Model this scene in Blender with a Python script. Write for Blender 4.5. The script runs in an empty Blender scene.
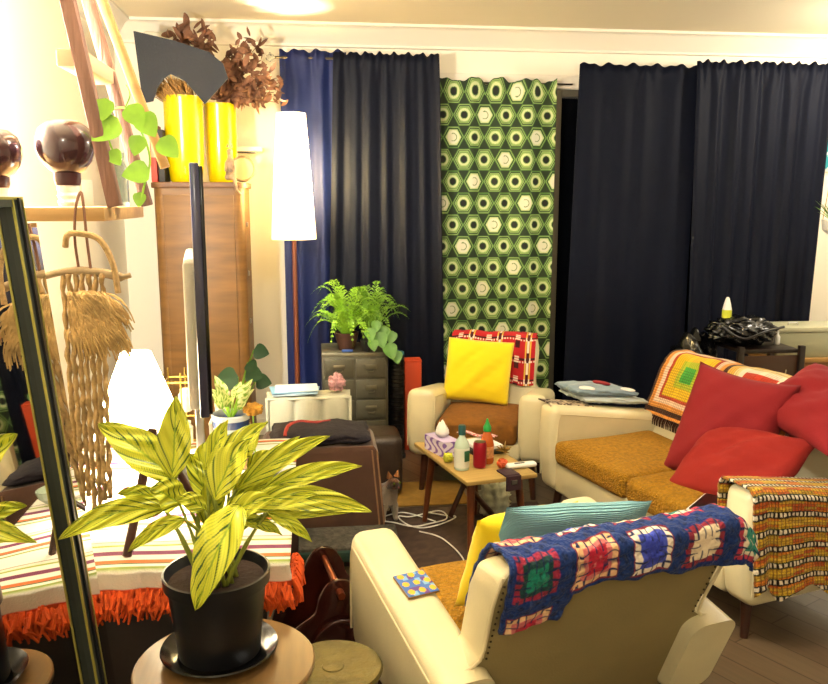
import bpy, bmesh, math, random
from mathutils import Vector, Matrix
from math import sin, cos, pi, radians as R
random.seed(7)
C = bpy.context.scene.collection
S = bpy.context.scene

# ------------------------------------------------------------------ camera, world, lights, exposure
cam = bpy.data.cameras.new('camera'); cam.sensor_width = 36; cam.lens = 36*820/828; cam.clip_start = .02
co = bpy.data.objects.new('camera', cam); C.objects.link(co)
co.location = (0, 0, 1.65); co.rotation_euler = (R(90-9.824), 0, R(-7)); S.camera = co
w = bpy.data.worlds.new('world'); S.world = w; w.use_nodes = True
w.node_tree.nodes['Background'].inputs[0].default_value = (.9, .75, .55, 1)
w.node_tree.nodes['Background'].inputs[1].default_value = .05
S.view_settings.view_transform = 'Standard'; S.view_settings.look = 'None'
S.view_settings.gamma = 1; S.view_settings.exposure = .38; S.view_settings.use_curve_mapping = False

def light(name, loc, power, col, size=.1, kind='POINT', rot=None, sy=None):
    l = bpy.data.lights.new(name, kind); l.energy = power; l.color = col
    if kind == 'POINT': l.shadow_soft_size = size
    else:
        l.shape = 'RECTANGLE' if sy else 'DISK'; l.size = size
        if sy: l.size_y = sy
    o = bpy.data.objects.new(name, l); C.objects.link(o); o.location = loc
    if rot: o.rotation_euler = rot
    return o
WARM = (1, .80, .52)
light('ceiling_lamp_light', (.45, 2.45, 2.62), 62, (1, .93, .81), .11)
light('far_ceiling_light', (3.75, 4.6, 2.55), 58, (1, .93, .82), .10)
light('rear_ceiling_light', (-.25, -.35, 2.6), 26, (1, .93, .81), .12)
light('shelf_lamp_light', (-1.10, 2.62, 1.98), 210, (1, .94, .82), .06)
light('floor_lamp_light', (-.105, 5.2, 1.80), 135, (1, .88, .64), .05)
light('table_lamp_light', (-.70, 3.0, .93), 110, (1, .92, .76), .04)

# ------------------------------------------------------------------ helpers
def lin(h):
    h = h.lstrip('#'); v = [int(h[i:i+2], 16)/255 for i in (0, 2, 4)]
    return tuple((c/12.92 if c <= .04045 else ((c+.055)/1.055)**2.4) for c in v) + (1,)
MATS = {}
def mat(name, col='#888888', rough=.5, metal=0, bump=0, bscale=40, noise=0, nscale=5, emit=None, estr=0, vcol=False,
        sheen=0, spec=.5, trans=0, coat=0, stretch=None, bkind='noise', ior=1.45, sub=0):
    if name in MATS: return MATS[name]
    m = bpy.data.materials.new(name); m.use_nodes = True; MATS[name] = m
    nt = m.node_tree; N = nt.nodes; L = nt.links; p = N['Principled BSDF']
    c = lin(col) if isinstance(col, str) else col
    p.inputs['Base Color'].default_value = c; p.inputs['Roughness'].default_value = rough
    p.inputs['Metallic'].default_value = metal; p.inputs['Specular IOR Level'].default_value = spec
    p.inputs['Sheen Weight'].default_value = sheen; p.inputs['Transmission Weight'].default_value = trans
    p.inputs['Coat Weight'].default_value = coat; p.inputs['IOR'].default_value = ior
    if emit: p.inputs['Emission Color'].default_value = lin(emit); p.inputs['Emission Strength'].default_value = estr
    tc = N.new('ShaderNodeTexCoord'); mp = N.new('ShaderNodeMapping'); L.new(tc.outputs['Object'], mp.inputs[0])
    if stretch: mp.inputs['Scale'].default_value = stretch
    src = None
    if vcol:
        a = N.new('ShaderNodeVertexColor'); a.layer_name = 'Col'; src = a.outputs[0]
    if noise:
        n = N.new('ShaderNodeTexNoise'); n.inputs['Scale'].default_value = nscale; n.inputs['Detail'].default_value = 6
        L.new(mp.outputs[0], n.inputs[0])
        mr = N.new('ShaderNodeMapRange'); mr.inputs[1].default_value = .3; mr.inputs[2].default_value = .7
        mr.inputs[3].default_value = 1-noise; mr.inputs[4].default_value = 1+noise
        L.new(n.outputs[0], mr.inputs[0])
        mx = N.new('ShaderNodeVectorMath'); mx.operation = 'SCALE'
        if src: L.new(src, mx.inputs[0])
        else: mx.inputs[0].default_value = c[:3]
        L.new(mr.outputs[0], mx.inputs['Scale']); src = mx.outputs[0]
    if src: L.new(src, p.inputs['Base Color'])
    if bump:
        if bkind == 'noise':
            b = N.new('ShaderNodeTexNoise'); b.inputs['Detail'].default_value = 4; out = b.outputs[0]
        elif bkind == 'voronoi':
            b = N.new('ShaderNodeTexVoronoi'); out = b.outputs[0]
        else:
            b = N.new('ShaderNodeTexWave'); b.bands_direction = bkind; b.inputs['Distortion'].default_value = .6; out = b.outputs[1]
        b.inputs['Scale'].default_value = bscale; L.new(mp.outputs[0], b.inputs[0])
        bp = N.new('ShaderNodeBump'); bp.inputs['Strength'].default_value = bump; bp.inputs['Distance'].default_value = .01
        L.new(out, bp.inputs['Height']); L.new(bp.outputs[0], p.inputs['Normal'])
    return m

def obj(name, me, m, parent=None, smooth=False, loc=None, rot=None):
    if isinstance(me, bmesh.types.BMesh):
        b = me; me = bpy.data.meshes.new(name); b.to_mesh(me); b.free()
    if m: me.materials.append(m)
    if smooth:
        me.polygons.foreach_set('use_smooth', [True]*len(me.polygons))
    o = bpy.data.objects.new(name, me); C.objects.link(o)
    if parent: o.parent = parent
    if loc: o.location = loc
    if rot: o.rotation_euler = rot
    return o
def thing(name, label, cat, loc=(0, 0, 0), rz=0, group=None):
    o = bpy.data.objects.new(name, None); C.objects.link(o); o.empty_display_size = .05
    o.location = loc; o.rotation_euler = (0, 0, R(rz)); o['label'] = label; o['category'] = cat
    if group: o['group'] = group
    return o
def tag(o, label, cat, group=None, kind=None):
    o['label'] = label; o['category'] = cat
    if group: o['group'] = group
    if kind: o['kind'] = kind
    return o
def struct(o): o['kind'] = 'structure'; return o
def sharp(o, ang=35):
    m = o.data; m.polygons.foreach_set('use_smooth', [True]*len(m.polygons))
    try: m.set_sharp_from_angle(angle=R(ang))
    except Exception: pass
    return o
def box(bm, c, s, bev=0, rot=None, seg=2):
    t = bmesh.new(); bmesh.ops.create_cube(t, size=1)
    bmesh.ops.scale(t, vec=s, verts=t.verts)
    if bev: bmesh.ops.bevel(t, geom=t.edges[:], offset=bev, segments=seg, profile=.5, affect='EDGES')
    if rot: bmesh.ops.rotate(t, cent=(0, 0, 0), matrix=rot if isinstance(rot, Matrix) else Matrix.Rotation(rot, 3, 'Z'), verts=t.verts)
    bmesh.ops.translate(t, vec=c, verts=t.verts)
    me = bpy.data.meshes.new('t'); t.to_mesh(me); t.free(); bm.from_mesh(me); bpy.data.meshes.remove(me)
    return bm
def B(*a, **k): return box(bmesh.new(), *a, **k)
def bx(name, c, s, m, parent=None, bev=.004, rot=None, seg=2): return sharp(obj(name, B(c, s, bev, rot, seg), m, parent))
def lathe(prof, n=32, c=(0, 0, 0), cap=True):
    bm = bmesh.new(); rings = []
    for r, z in prof:
        rings.append([bm.verts.new((c[0]+r*cos(2*pi*i/n), c[1]+r*sin(2*pi*i/n), c[2]+z)) for i in range(n)])
    for a, b in zip(rings, rings[1:]):
        for i in range(n): bm.faces.new((a[i], a[(i+1) % n], b[(i+1) % n], b[i]))
    if cap:
        if prof[0][0] > 1e-4: bm.faces.new(rings[0][::-1])
        if prof[-1][0] > 1e-4: bm.faces.new(rings[-1])
    bmesh.ops.remove_doubles(bm, verts=bm.verts, dist=1e-5)
    return bm
def lo(name, prof, m, parent=None, c=(0, 0, 0), n=32, ang=40, cap=True): return sharp(obj(name, lathe(prof, n, c, cap), m, parent), ang)
def tube(bm, pts, rad, n=8, closed=False):
    pts = [Vector(p) for p in pts]; k = len(pts); rings = []
    prev = None
    for i, p in enumerate(pts):
        a = pts[(i-1) % k] if (closed or i > 0) else p; b = pts[(i+1) % k] if (closed or i < k-1) else p
        t = (b-a).normalized()
        if prev is None:
            u = t.orthogonal().normalized()
        else:
            u = (prev - t*prev.dot(t))
            u = u.normalized() if u.length > 1e-6 else t.orthogonal().normalized()
        prev = u; v = t.cross(u); r = rad[i] if isinstance(rad, (list, tuple)) else rad
        rings.append([bm.verts.new(p+u*r*cos(2*pi*j/n)+v*r*sin(2*pi*j/n)) for j in range(n)])
    m = k if closed else k-1
    for i in range(m):
        a, b = rings[i], rings[(i+1) % k]
        for j in range(n): bm.faces.new((a[j], a[(j+1) % n], b[(j+1) % n], b[j]))
    if not closed:
        bm.faces.new(rings[0][::-1]); bm.faces.new(rings[-1])
    return bm
def tb(name, pts, rad, m, parent=None, n=8, closed=False): return sharp(obj(name, tube(bmesh.new(), pts, rad, n, closed), m, parent), 50)
def bez(p0, p1, p2, n=10):
    p0, p1, p2 = map(Vector, (p0, p1, p2))
    return [p0*(1-t)**2+p1*2*t*(1-t)+p2*t*t for t in [i/n for i in range(n+1)]]
def spline(P, n=6):
    P = [Vector(p) for p in P]; out = []
    for i in range(len(P)-1):
        a = P[max(i-1, 0)]; b = P[i]; c = P[i+1]; d = P[min(i+2, len(P)-1)]
        for k in range(n):
            t = k/n; out.append(.5*((2*b)+(c-a)*t+(2*a-5*b+4*c-d)*t*t+(3*b-a-3*c+d)*t**3))
    out.append(P[-1]); return out
def prism(poly, a, b, axis='x', bev=0, seg=3, keep=None):
    """outline poly of 2D points extruded from a to b along an axis"""
    bm = bmesh.new()
    def mk(p, t): return (t, p[0], p[1]) if axis == 'x' else ((p[0], t, p[1]) if axis == 'y' else (p[0], p[1], t))
    v0 = [bm.verts.new(mk(p, a)) for p in poly]; v1 = [bm.verts.new(mk(p, b)) for p in poly]
    n = len(poly)
    bm.faces.new(v0[::-1]); bm.faces.new(v1)
    for i in range(n): bm.faces.new((v0[i], v0[(i+1) % n], v1[(i+1) % n], v1[i]))
    bmesh.ops.recalc_face_normals(bm, faces=bm.faces)
    if bev:
        es = [e for e in bm.edges if abs(e.calc_face_angle(0)) > R(25) and (keep is None or keep((e.verts[0].co+e.verts[1].co)/2))]
        bmesh.ops.bevel(bm, geom=es, offset=bev, segments=seg, profile=.5, affect='EDGES', clamp_overlap=True)
    return bm
def setcol(me, cols):
    a = me.color_attributes.new('Col', 'FLOAT_COLOR', 'POINT'); f = []
    for c in cols: f += [c[0], c[1], c[2], 1]
    a.data.foreach_set('color', f)
def grid(name, fn, nu, nv, m, parent=None, col=None, thick=0, u0=0, u1=1, v0=0, v1=1, loc=None, rot=None, off=-1):
    vs = []; cs = []; fs = []
    for j in range(nv+1):
        for i in range(nu+1):
            u = u0+(u1-u0)*i/nu; v = v0+(v1-v0)*j/nv
            vs.append(tuple(fn(u, v)))
            if col: cs.append(col(u, v))
    for j in range(nv):
        for i in range(nu):
            a = j*(nu+1)+i; fs.append((a, a+1, a+nu+2, a+nu+1))
    me = bpy.data.meshes.new(name); me.from_pydata(vs, [], fs); me.update()
    if col: setcol(me, cs)
    o = obj(name, me, m, parent, True, loc, rot)
    if thick:
        s = o.modifiers.new('solid', 'SOLIDIFY'); s.thickness = thick; s.offset = off
    return o
def noise2(x, y=0, s=0):
    return sin(x*1.7+s)*.5+sin(x*3.1+y*2.3+s*2.1)*.3+sin(y*4.7-x*1.3+s*.7)*.2
def cushion(name, w, h, t, m, parent=None, seed=0, n=26, pinch=.07, loc=None, rot=None, mtx=None, wr=.01, sag=0):
    """pillow lying in local xz with thickness along y; pivot at its centre"""
    bm = bmesh.new(); rows = {}
    for side in (1, -1):
        for j in range(n+1):
            for i in range(n+1):
                u = -1+2*i/n; v = -1+2*j/n
                edge = i in (0, n) or j in (0, n)
                if side == -1 and edge: rows[(-1, i, j)] = rows[(1, i, j)]; continue
                k = max(0, (1-abs(u)**2.6)*(1-abs(v)**2.6))**.55
                x = w/2*u*(1-pinch*(1-v*v)*abs(u)**2); z = h/2*v*(1-pinch*(1-u*u)*abs(v)**2)
                y = side*t/2*k + wr*noise2(u*4, v*5, seed)*k + wr*.5*sin(7*u+5*v+seed)*k
                y += sag*(u*u)
                rows[(side, i, j)] = bm.verts.new((x, y, z))
    for side in (1, -1):
        for j in range(n):
            for i in range(n):
                q = [rows[(side, i, j)], rows[(side, i+1, j)], rows[(side, i+1, j+1)], rows[(side, i, j+1)]]
                bm.faces.new(q if side == -1 else q[::-1])
    o = obj(name, bm, m, parent, True, loc, rot)
    return o
def orient(o, loc, xdir, ydir):
    x = Vector(xdir).normalized(); y = Vector(ydir); y = (y-x*y.dot(x)).normalized(); z = x.cross(y)
    o.matrix_world = Matrix.Translation(Vector(loc)) @ Matrix((x, y, z)).transposed().to_4x4()
def mixc(a, b, t): return tuple(a[i]*(1-t)+b[i]*t for i in range(3))
def hsh(*a):
    v = 0.0
    for k, x in enumerate(a): v += x*(12.9898, 78.233, 37.719, 4.581)[k]
    v = sin(v)*43758.5453
    return v-math.floor(v)

# ------------------------------------------------------------------ materials
M_wall = mat('wall_paint', '#e9e2d0', .85, bump=.03, bscale=60)
M_ceil = mat('ceiling_paint', '#ecdfc2', .9)
M_trim = mat('trim_paint', '#e4dccb', .5)
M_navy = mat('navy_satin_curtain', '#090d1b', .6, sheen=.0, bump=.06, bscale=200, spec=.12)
M_navy2 = mat('navy_curtain_lamplit', '#121c48', .5, sheen=.0, bump=.10, bscale=260, spec=.25)  # same navy cloth, the floor lamp's light put into a lighter colour
M_cream = mat('cream_vinyl', '#d2c8a2', .33, bump=.10, bscale=150, noise=.06, nscale=7, spec=.5)
M_creamd = mat('cream_vinyl_grey', '#b3a98c', .5, bump=.08, bscale=150, noise=.08, nscale=6)
M_rear = mat('cream_vinyl_rear_shaded', '#85774e', .7, bump=.15, bscale=160, noise=.08, nscale=5)  # cream vinyl again, darkened so the rear face's shade is in the colour
M_pipe = mat('piping_cream', '#cfc39d', .4)
M_stud = mat('stud_brown', '#3a2d1c', .4, metal=.5)
M_must = mat('mustard_weave', '#9c700e', .9, bump=.9, bscale=110, bkind='voronoi', noise=.25, nscale=60)
M_brownseat = mat('brown_corduroy', '#74480e', .95, bump=.5, bscale=120, noise=.2, nscale=30)
M_dwood = mat('dark_wood', '#3a1e12', .4, noise=.25, nscale=6, stretch=(1, 1, 8))
M_rwood = mat('red_wood', '#5e2f17', .42, noise=.25, nscale=6, stretch=(6, 6, 1))
M_teak = mat('teak_table', '#a88c50', .35, noise=.12, nscale=5, stretch=(1, 12, 1))
M_ply = mat('cabinet_veneer', '#684820', .5, noise=.28, nscale=3.2, stretch=(1, 1, 7))
M_black = mat('black_plastic', '#0b0b0c', .35)
M_red = mat('red_cotton', '#780d17', .9, bump=.12, bscale=120)
M_yel = mat('yellow_cotton', '#e8cf08', .85, bump=.12, bscale=140, sheen=.2)
M_wool = mat('crochet_wool', vcol=True, rough=.95, bump=.5, bscale=110, bkind='voronoi', sheen=.05)
M_cloth = mat('woven_cloth', vcol=True, rough=.9, bump=.3, bscale=180)
M_print = mat('printed_cloth', vcol=True, rough=.75)
M_leafv = mat('variegated_leaf', vcol=True, rough=.38, spec=.45)
M_leaf = mat('green_leaf', '#5f8a1e', .5, noise=.3, nscale=20)
M_leafl = mat('lime_leaf', '#86b52a', .5, noise=.25, nscale=14)
M_leafd = mat('dark_leaf', '#1d3a1c', .45, noise=.2, nscale=20)
M_soil = mat('soil', '#2a1a10', .95, bump=.8, bscale=60)
M_white = mat('white_plastic', '#e6e4de', .4)
M_steel = mat('steel', '#9a9a98', .3, metal=1)
M_brass = mat('brass', '#9c8440', .3, metal=1)
M_pine = mat('pine_board', '#a88450', .6, noise=.15, nscale=5, stretch=(1, 8, 8))
M_glass = mat('clear_glass', '#f4f8f6', .03, trans=1, ior=1.45)

# ------------------------------------------------------------------ the room
def floor_surface():
    m = bpy.data.materials.new('timber_floor'); m.use_nodes = True; nt = m.node_tree; N = nt.nodes; L = nt.links; p = N['Principled BSDF']
    tc = N.new('ShaderNodeTexCoord'); mp = N.new('ShaderNodeMapping'); L.new(tc.outputs['Object'], mp.inputs[0]); mp.inputs['Rotation'].default_value = (0, 0, R(62))
    b = N.new('ShaderNodeTexBrick'); L.new(mp.outputs[0], b.inputs[0]); b.inputs['Scale'].default_value = 1
    b.inputs['Color1'].default_value = lin('#625443'); b.inputs['Color2'].default_value = lin('#544636'); b.inputs['Mortar'].default_value = lin('#382817')
    b.inputs['Brick Width'].default_value = 1.1; b.inputs['Row Height'].default_value = .12; b.inputs['Mortar Size'].default_value = .003
    n = N.new('ShaderNodeTexNoise'); m2 = N.new('ShaderNodeMapping'); L.new(mp.outputs[0], m2.inputs[0]); m2.inputs['Scale'].default_value = (1.5, 22, 1)
    L.new(m2.outputs[0], n.inputs[0]); n.inputs['Scale'].default_value = 3; n.inputs['Detail'].default_value = 8
    mr = N.new('ShaderNodeMapRange'); mr.inputs[3].default_value = .72; mr.inputs[4].default_value = 1.25; L.new(n.outputs[0], mr.inputs[0])
    v = N.new('ShaderNodeVectorMath'); v.operation = 'SCALE'; L.new(b.outputs[0], v.inputs[0]); L.new(mr.outputs[0], v.inputs['Scale'])
    L.new(v.outputs[0], p.inputs['Base Color']); p.inputs['Roughness'].default_value = .38
    return m
X0, X1, Y0, Y1, ZC = -1.25, 4.3, -1.3, 5.75, 2.79
struct(obj('floor', B(((X0+X1)/2, (Y0+Y1)/2, -.05), (X1-X0+.2, Y1-Y0+.2, .1)), floor_surface()))
struct(obj('ceiling', B(((X0+X1)/2, (Y0+Y1)/2, ZC+.05), (X1-X0+.2, Y1-Y0+.2, .1)), M_ceil))
struct(obj('wall_left', B((X0-.05, (Y0+Y1)/2, ZC/2), (.1, Y1-Y0+.2, ZC)), M_wall))
struct(obj('wall_right', B((X1+.05, (Y0+Y1)/2, ZC/2), (.1, Y1-Y0+.2, ZC)), M_wall))
struct(obj('wall_front', B(((X0+X1)/2, Y0-.05, ZC/2), (X1-X0, .1, ZC)), M_wall))
bw = bmesh.new()   # back wall with the opening of the glazed door
OX0, OX1, OZ = .45, 3.3, 2.40
box(bw, ((X0+OX0)/2, Y1+.05, ZC/2), (OX0-X0, .1, ZC)); box(bw, ((X1+OX1)/2, Y1+.05, ZC/2), (X1-OX1, .1, ZC))
box(bw, ((OX0+OX1)/2, Y1+.05, (ZC+OZ)/2), (OX1-OX0, .1, ZC-OZ))
struct(obj('wall_back', bw, M_wall))
prof = [(0, 0), (-.13, 0), (-.13, -.018), (-.115, -.02), (-.095, -.035), (-.06, -.075), (-.03, -.105), (-.02, -.12), (-.02, -.135), (0, -.14)]
struct(sharp(obj('trim_1', prism([(Y1+a, ZC+b) for a, b in prof], X0, X1, 'x'), M_trim), 30))
struct(sharp(obj('trim_2', prism([(X0-a, ZC+b) for a, b in prof], Y0, Y1, 'y'), M_trim), 30))
t = bmesh.new(); box(t, ((OX0+OX1)/2, Y1-.012, OZ+.055), (OX1-OX0+.2, .024, .09), .004); box(t, (OX0-.04, Y1-.012, OZ/2), (.08, .024, OZ), .004); box(t, (OX1+.04, Y1-.012, OZ/2), (.08, .024, OZ), .004)
struct(obj('trim_3', t, M_trim))
struct(obj('baseboard_back', B(((X0+OX0)/2, Y1-.009, .06), (OX0-X0-.1, .018, .12), .003), M_trim))
struct(obj('baseboard_left', B((X0+.009, (Y0+Y1)/2, .06), (.018, Y1-Y0, .12), .003), M_trim))
# glazed sliding door: grey aluminium frame with dark night glass, the printed curtain hangs in its opening
M_alu = mat('grey_aluminium', '#6f6a5c', .4, metal=.6)
M_night = mat('night_glass', '#06070a', .08, spec=.6)
door = bmesh.new()
for x in (OX0+.02, 1.715, OX1-.02): box(door, (x, Y1-.0, OZ/2), (.045, .05, OZ), .004)
for z in (.03, OZ-.02): box(door, ((OX0+OX1)/2, Y1+.0, z), (OX1-OX0-.05, .045, .05), .004)
dr = struct(obj('door_1', door, M_alu))
obj('door_glass', B(((OX0+OX1)/2, Y1+.02, OZ/2), (OX1-OX0-.1, .008, OZ-.1)), M_night, dr)

# ------------------------------------------------------------------ curtains
def curtain(name, x0, x1, y, z0, z1, nf, amp, m, seed=0, col=None, sl=(0, 0), parent=None, nu=260, nv=40, head=.07, tab=0, tail=0):
    rnd = random.Random(seed); ph = [rnd.random()*6.28 for _ in range(6)]
    L = x1-x0
    def off(u, v):
        k = 1-v
        a = sin(2*pi*nf*u+ph[0]+.7*sin(5*u+ph[1]))*.6+sin(2*pi*nf*.47*u+ph[2])*.5+sin(2*pi*nf*1.9*u+ph[3]+v*1.1)*.18
        b = sin(2*pi*nf*2.4*u+ph[4]+sin(11*u)*1.0)
        h = max(0, (v-(1-head))/head) if head else 0
        return amp*(a*(1-.6*h)*(.65+.35*k)+b*.25*h) - abs(amp)*.1*sin(9*u+4*v+ph[5])*k
    # cloth length along the folds at mid height
    N = 600; arc = [0]
    for i in range(N):
        d = off((i+1)/N, .5)-off(i/N, .5); arc.append(arc[-1]+math.hypot(L/N, d))
    def A(u):
        f = u*N; i = min(int(f), N-1); return arc[i]+(arc[i+1]-arc[i])*(f-i)
    def fn(u, v):
        x = x0+L*u + (sl[0]*(1-u)+sl[1]*u)*(1-v)
        z = z0+(z1-z0)*v + (.008*sin(2*pi*nf*1.3*u+ph[2])+.006*sin(2*pi*nf*2.4*u))*(v > .97)
        if tab: z += tab*abs(sin(pi*nf*.95*u+.4))*max(0, (v-.96)/.04)
        return (x, y+off(u, v), z)
    return grid(name, fn, nu, nv, m, parent, (lambda u, v: col(A(u), (z0+(z1-z0)*v))) if col else None, thick=.004)
G = {k: lin(v) for k, v in dict(bg='#16290e', dk='#1c3a12', mid='#4a7030', lt='#8fa862', pale='#bcc492', cream='#cfcdb4', cc='#10150b').items()}
def retro(a, z):
    P = .150; H = .148
    r = math.floor(z/H+.5); xo = (r % 2)*.5
    q = a/P+xo; ci = math.floor(q+.5); dx = (q-ci)*P; dz = z-r*H
    white = (ci*2+r) % 8 in (0, 5)
    d = max(abs(dz)*.98, abs(dz)*.50+abs(dx)*.90)
    if d > .071: return G['bg']
    if d > .065: return G['mid']
    if d > .062: return G['lt']
    if d > .055: return G['dk']
    if d > .050: return G['lt'] if not white else G['mid']
    e = math.hypot(dx*1.0, dz*.95)
    if white:
        if abs(e-.024) < .0025 and dx > -.012: return G['mid']
        return G['cream'] if e < .042 else G['pale']
    if d > .046: return G['mid']
    if e > .026: return G['pale'] if e < .040 else G['lt']
    if e > .021: return G['mid']
    return G['cc']
tag(curtain('curtain', -.19, .24, 5.60, .05, 2.605, 2.5, .03, M_navy2, 3, sl=(0, .02)), 'narrow blue curtain panel behind the tall lamp, coloured lighter for its lamplight', 'curtain', 'navy blue curtains')
tag(curtain('curtain', .155, .845, 5.53, .05, 2.585, 6, .020, M_navy, 5, sl=(-.08, .05), nu=400), 'navy curtain hanging between the tall lamp and the patterned green curtain', 'curtain', 'navy blue curtains')
tag(curtain('curtain', 1.80, 2.64, 5.55, .05, 2.55, 4, .014, M_navy, 11, sl=(-.05, .0), nu=400), 'wide navy curtain directly right of the green patterned curtain', 'curtain', 'navy blue curtains')
tag(curtain('curtain', 2.60, 3.60, 5.50, .05, 2.575, 7, .026, M_navy, 19, sl=(.05, -.07), nu=400), 'rightmost navy curtain with pleated heading, above the black bag', 'curtain', 'navy blue curtains')
tag(curtain('curtain', .82, 1.68, 5.66, .05, 2.43, 4.6, .018, M_print, 8, retro, nu=520, nv=560, head=0, tab=.035), 'green curtain printed with retro hexagon rings, between two navy curtains', 'curtain')
M_rod = mat('rod_metal', '#4a4338', .3, metal=1)
rod = thing('curtain_rod', 'curtain rod with clear faceted end ball over left navy curtain', 'curtain rod', (-.2, 5.61, 2.56))
tb('pole', [(-.02, 0, 0), (1.0, 0, 0)], .008, M_rod, rod)
bmf = bmesh.new(); bmesh.ops.create_icosphere(bmf, subdivisions=1, radius=.03); obj('finial', bmf, M_glass, rod, loc=(-.05, 0, 0))
rod2 = tb('curtain_rod', [(.82, 5.695, 2.435), (1.80, 5.695, 2.435)], .006, M_rod); tag(rod2, 'thin rod carrying the green patterned curtain', 'curtain rod')

# ------------------------------------------------------------------ armchairs and sofa of one family
def seat_block(root, x0, x1, y0, y1, z0, z1, m, seed=0, n=28):
    """cushion with domed top and soft sides"""
    def fn(bm, s): pass
    bm = bmesh.new(); box(bm, (0, 0, 0), (1, 1, 1)); bmesh.ops.subdivide_edges(bm, edges=bm.edges[:], cuts=11, use_grid_fill=True)
    for v in bm.verts:
        x, y, z = v.co*2
        k = (1-abs(x)**6)*(1-abs(y)**6)
        rx = 1-.045*abs(z)**4; ry = 1-.045*abs(z)**4
        zz = z*(.74+.26*k) + (.10*sin(x*3+seed)*cos(y*2.3) if z > 0 else 0)
        v.co = ((x0+x1)/2+(x1-x0)/2*x*rx, (y0+y1)/2+(y1-y0)/2*y*ry, (z0+z1)/2+(z1-z0)/2*zz)
    o = obj('seat_cushion', bm, m, root, True)
    b = o.modifiers.new('sub', 'SUBSURF'); b.levels = 1; b.render_levels = 1
    return o
def lounge(name, label, cat, loc, rz, W, D, nseat=1, seatm=M_must, group=None, zb=.22):
    t = thing(name, label, cat, loc, rz, group); aw = .155
    f, r = D/2, -D/2
    # arm: high rounded front, top sloping to the back, wedge-cut rear
    for s in (-1, 1):
        poly = [(f-.03, zb), (f, .40), (f-.012, .614), (r-.035, .49), (r+.08, zb)]
        x0 = s*(W/2-aw); x1 = s*W/2
        o = sharp(obj('armrest', prism(poly, min(x0, x1), max(x0, x1), 'x', .045, 6, lambda m: m.y > r+.14), M_cream, t), 60)
        def tz(y): return .612-.122*(f-.015-y)/(2*f+.015)
        for xe in (s*(W/2-.001), s*(W/2-aw+.001)):
            e = [(xe, f-.034, zb+.06), (xe, f-.034, .40), (xe, f-.040, .52), (xe, f-.055, .556), (xe, f-.085, tz(f-.085)-.038), (xe, 0, tz(0)-.040), (xe, r+.04, tz(r+.04)-.040)]
            tb('piping', spline(e, 3), .004, M_pipe, o, 6)
    bx('front_apron', (0, f-.055, (zb+.01+.33)/2), (W-2*aw+.02, .05, .32-zb), M_cream, t, .015, seg=3)
    bx('seat_base', (0, .06, (zb+.30)/2), (W-2*aw+.01, D-.22, .30-zb), M_creamd, t, .01)
    w = (W-2*aw-.01)/nseat
    for i in range(nseat):
        x0 = -(W/2-aw)+.005+i*w
        seat_block(t, x0+.003, x0+w-.003, r+.19, f-.005, .30, .455, seatm, i)
    # reclined back slab, full width below the arm line, narrower above
    def by(z): return r+.135-(z-.2)*.42
    hb = W/2-aw+.03; h2 = W/2-.05; th = .135
    bm = bmesh.new(); sec = [(.20, h2-.07, .10), (.47, h2-.01, .12), (.52, hb, th), (.70, hb+.012, th), (.775, hb+.006, th*.95), (.80, hb-.02, th*.6)]
    rings = []
    for z, h, tk in sec:
        yb = by(z) + (0.02 if z > .79 else 0)
        rings.append([bm.verts.new(p) for p in ((-h, yb, z), (h, yb, z), (h, yb+tk, z-.0), (-h, yb+tk, z))])
    bm.faces.new(rings[0][::-1]); bm.faces.new(rings[-1])
    for a, b in zip(rings, rings[1:]):
        for i in range(4): bm.faces.new((a[i], a[(i+1) % 4], b[(i+1) % 4], b[i]))
    bmesh.ops.recalc_face_normals(bm, faces=bm.faces)
    bmesh.ops.bevel(bm, geom=[e for e in bm.edges if e.calc_face_angle(0) > R(28)], offset=.02, segments=3, profile=.5, affect='EDGES', clamp_overlap=True)
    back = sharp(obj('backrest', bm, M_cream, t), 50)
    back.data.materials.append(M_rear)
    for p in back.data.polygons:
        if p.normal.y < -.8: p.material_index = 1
    for s in (-1, 1):
        tb('piping', spline([(s*(h2-.065), by(.21)-.002, .21), (s*(h2-.005), by(.46)-.002, .46), (s*(hb+.005), by(.52)-.002, .52), (s*(hb+.012), by(.7)-.002, .70), (s*(hb), by(.78)+.004, .785)], 4), .0045, M_pipe, back, 6)
    for s in (-1, 1):
        for za, zb_, ha, hb_ in ((.22, .46, h2-.08, h2-.03), (.52, .76, hb-.013, hb-.005)):
            q = bmesh.new()
            for k in range(13):
                z = za+(zb_-za)*k/12
                bmesh.ops.create_icosphere(q, subdivisions=1, radius=.0035, matrix=Matrix.Translation((s*(ha+(hb_-ha)*k/12), by(z)-.001, z)))
            obj('stud_row', q, M_stud, back)
    for sx in (-1, 1):
        for sy in (-1, 1):
            x = sx*(W/2-.09); y = f-.10 if sy > 0 else r+.17
            tb('leg', [(x, y, zb-.005), (x+sx*.02, y+sy*.02, 0)], [.024, .015], M_dwood, t, 12)
    return t
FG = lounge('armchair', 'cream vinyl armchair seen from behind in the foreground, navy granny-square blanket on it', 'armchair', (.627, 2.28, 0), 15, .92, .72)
FAR = lounge('armchair', 'small cream armchair with brown seat by the green curtain', 'armchair', (.985, 4.62, 0), 160, .78, .70, seatm=M_brownseat)
SOFA = lounge('sofa', 'cream two-seat sofa with mustard woven cushions and red pillows', 'sofa', (1.735, 3.465, 0), 105.4, 1.50, .80, 2, zb=.15)
bpy.context.view_layer.update()
def W_(root, p): return root.matrix_world @ Vector(p)

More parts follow.
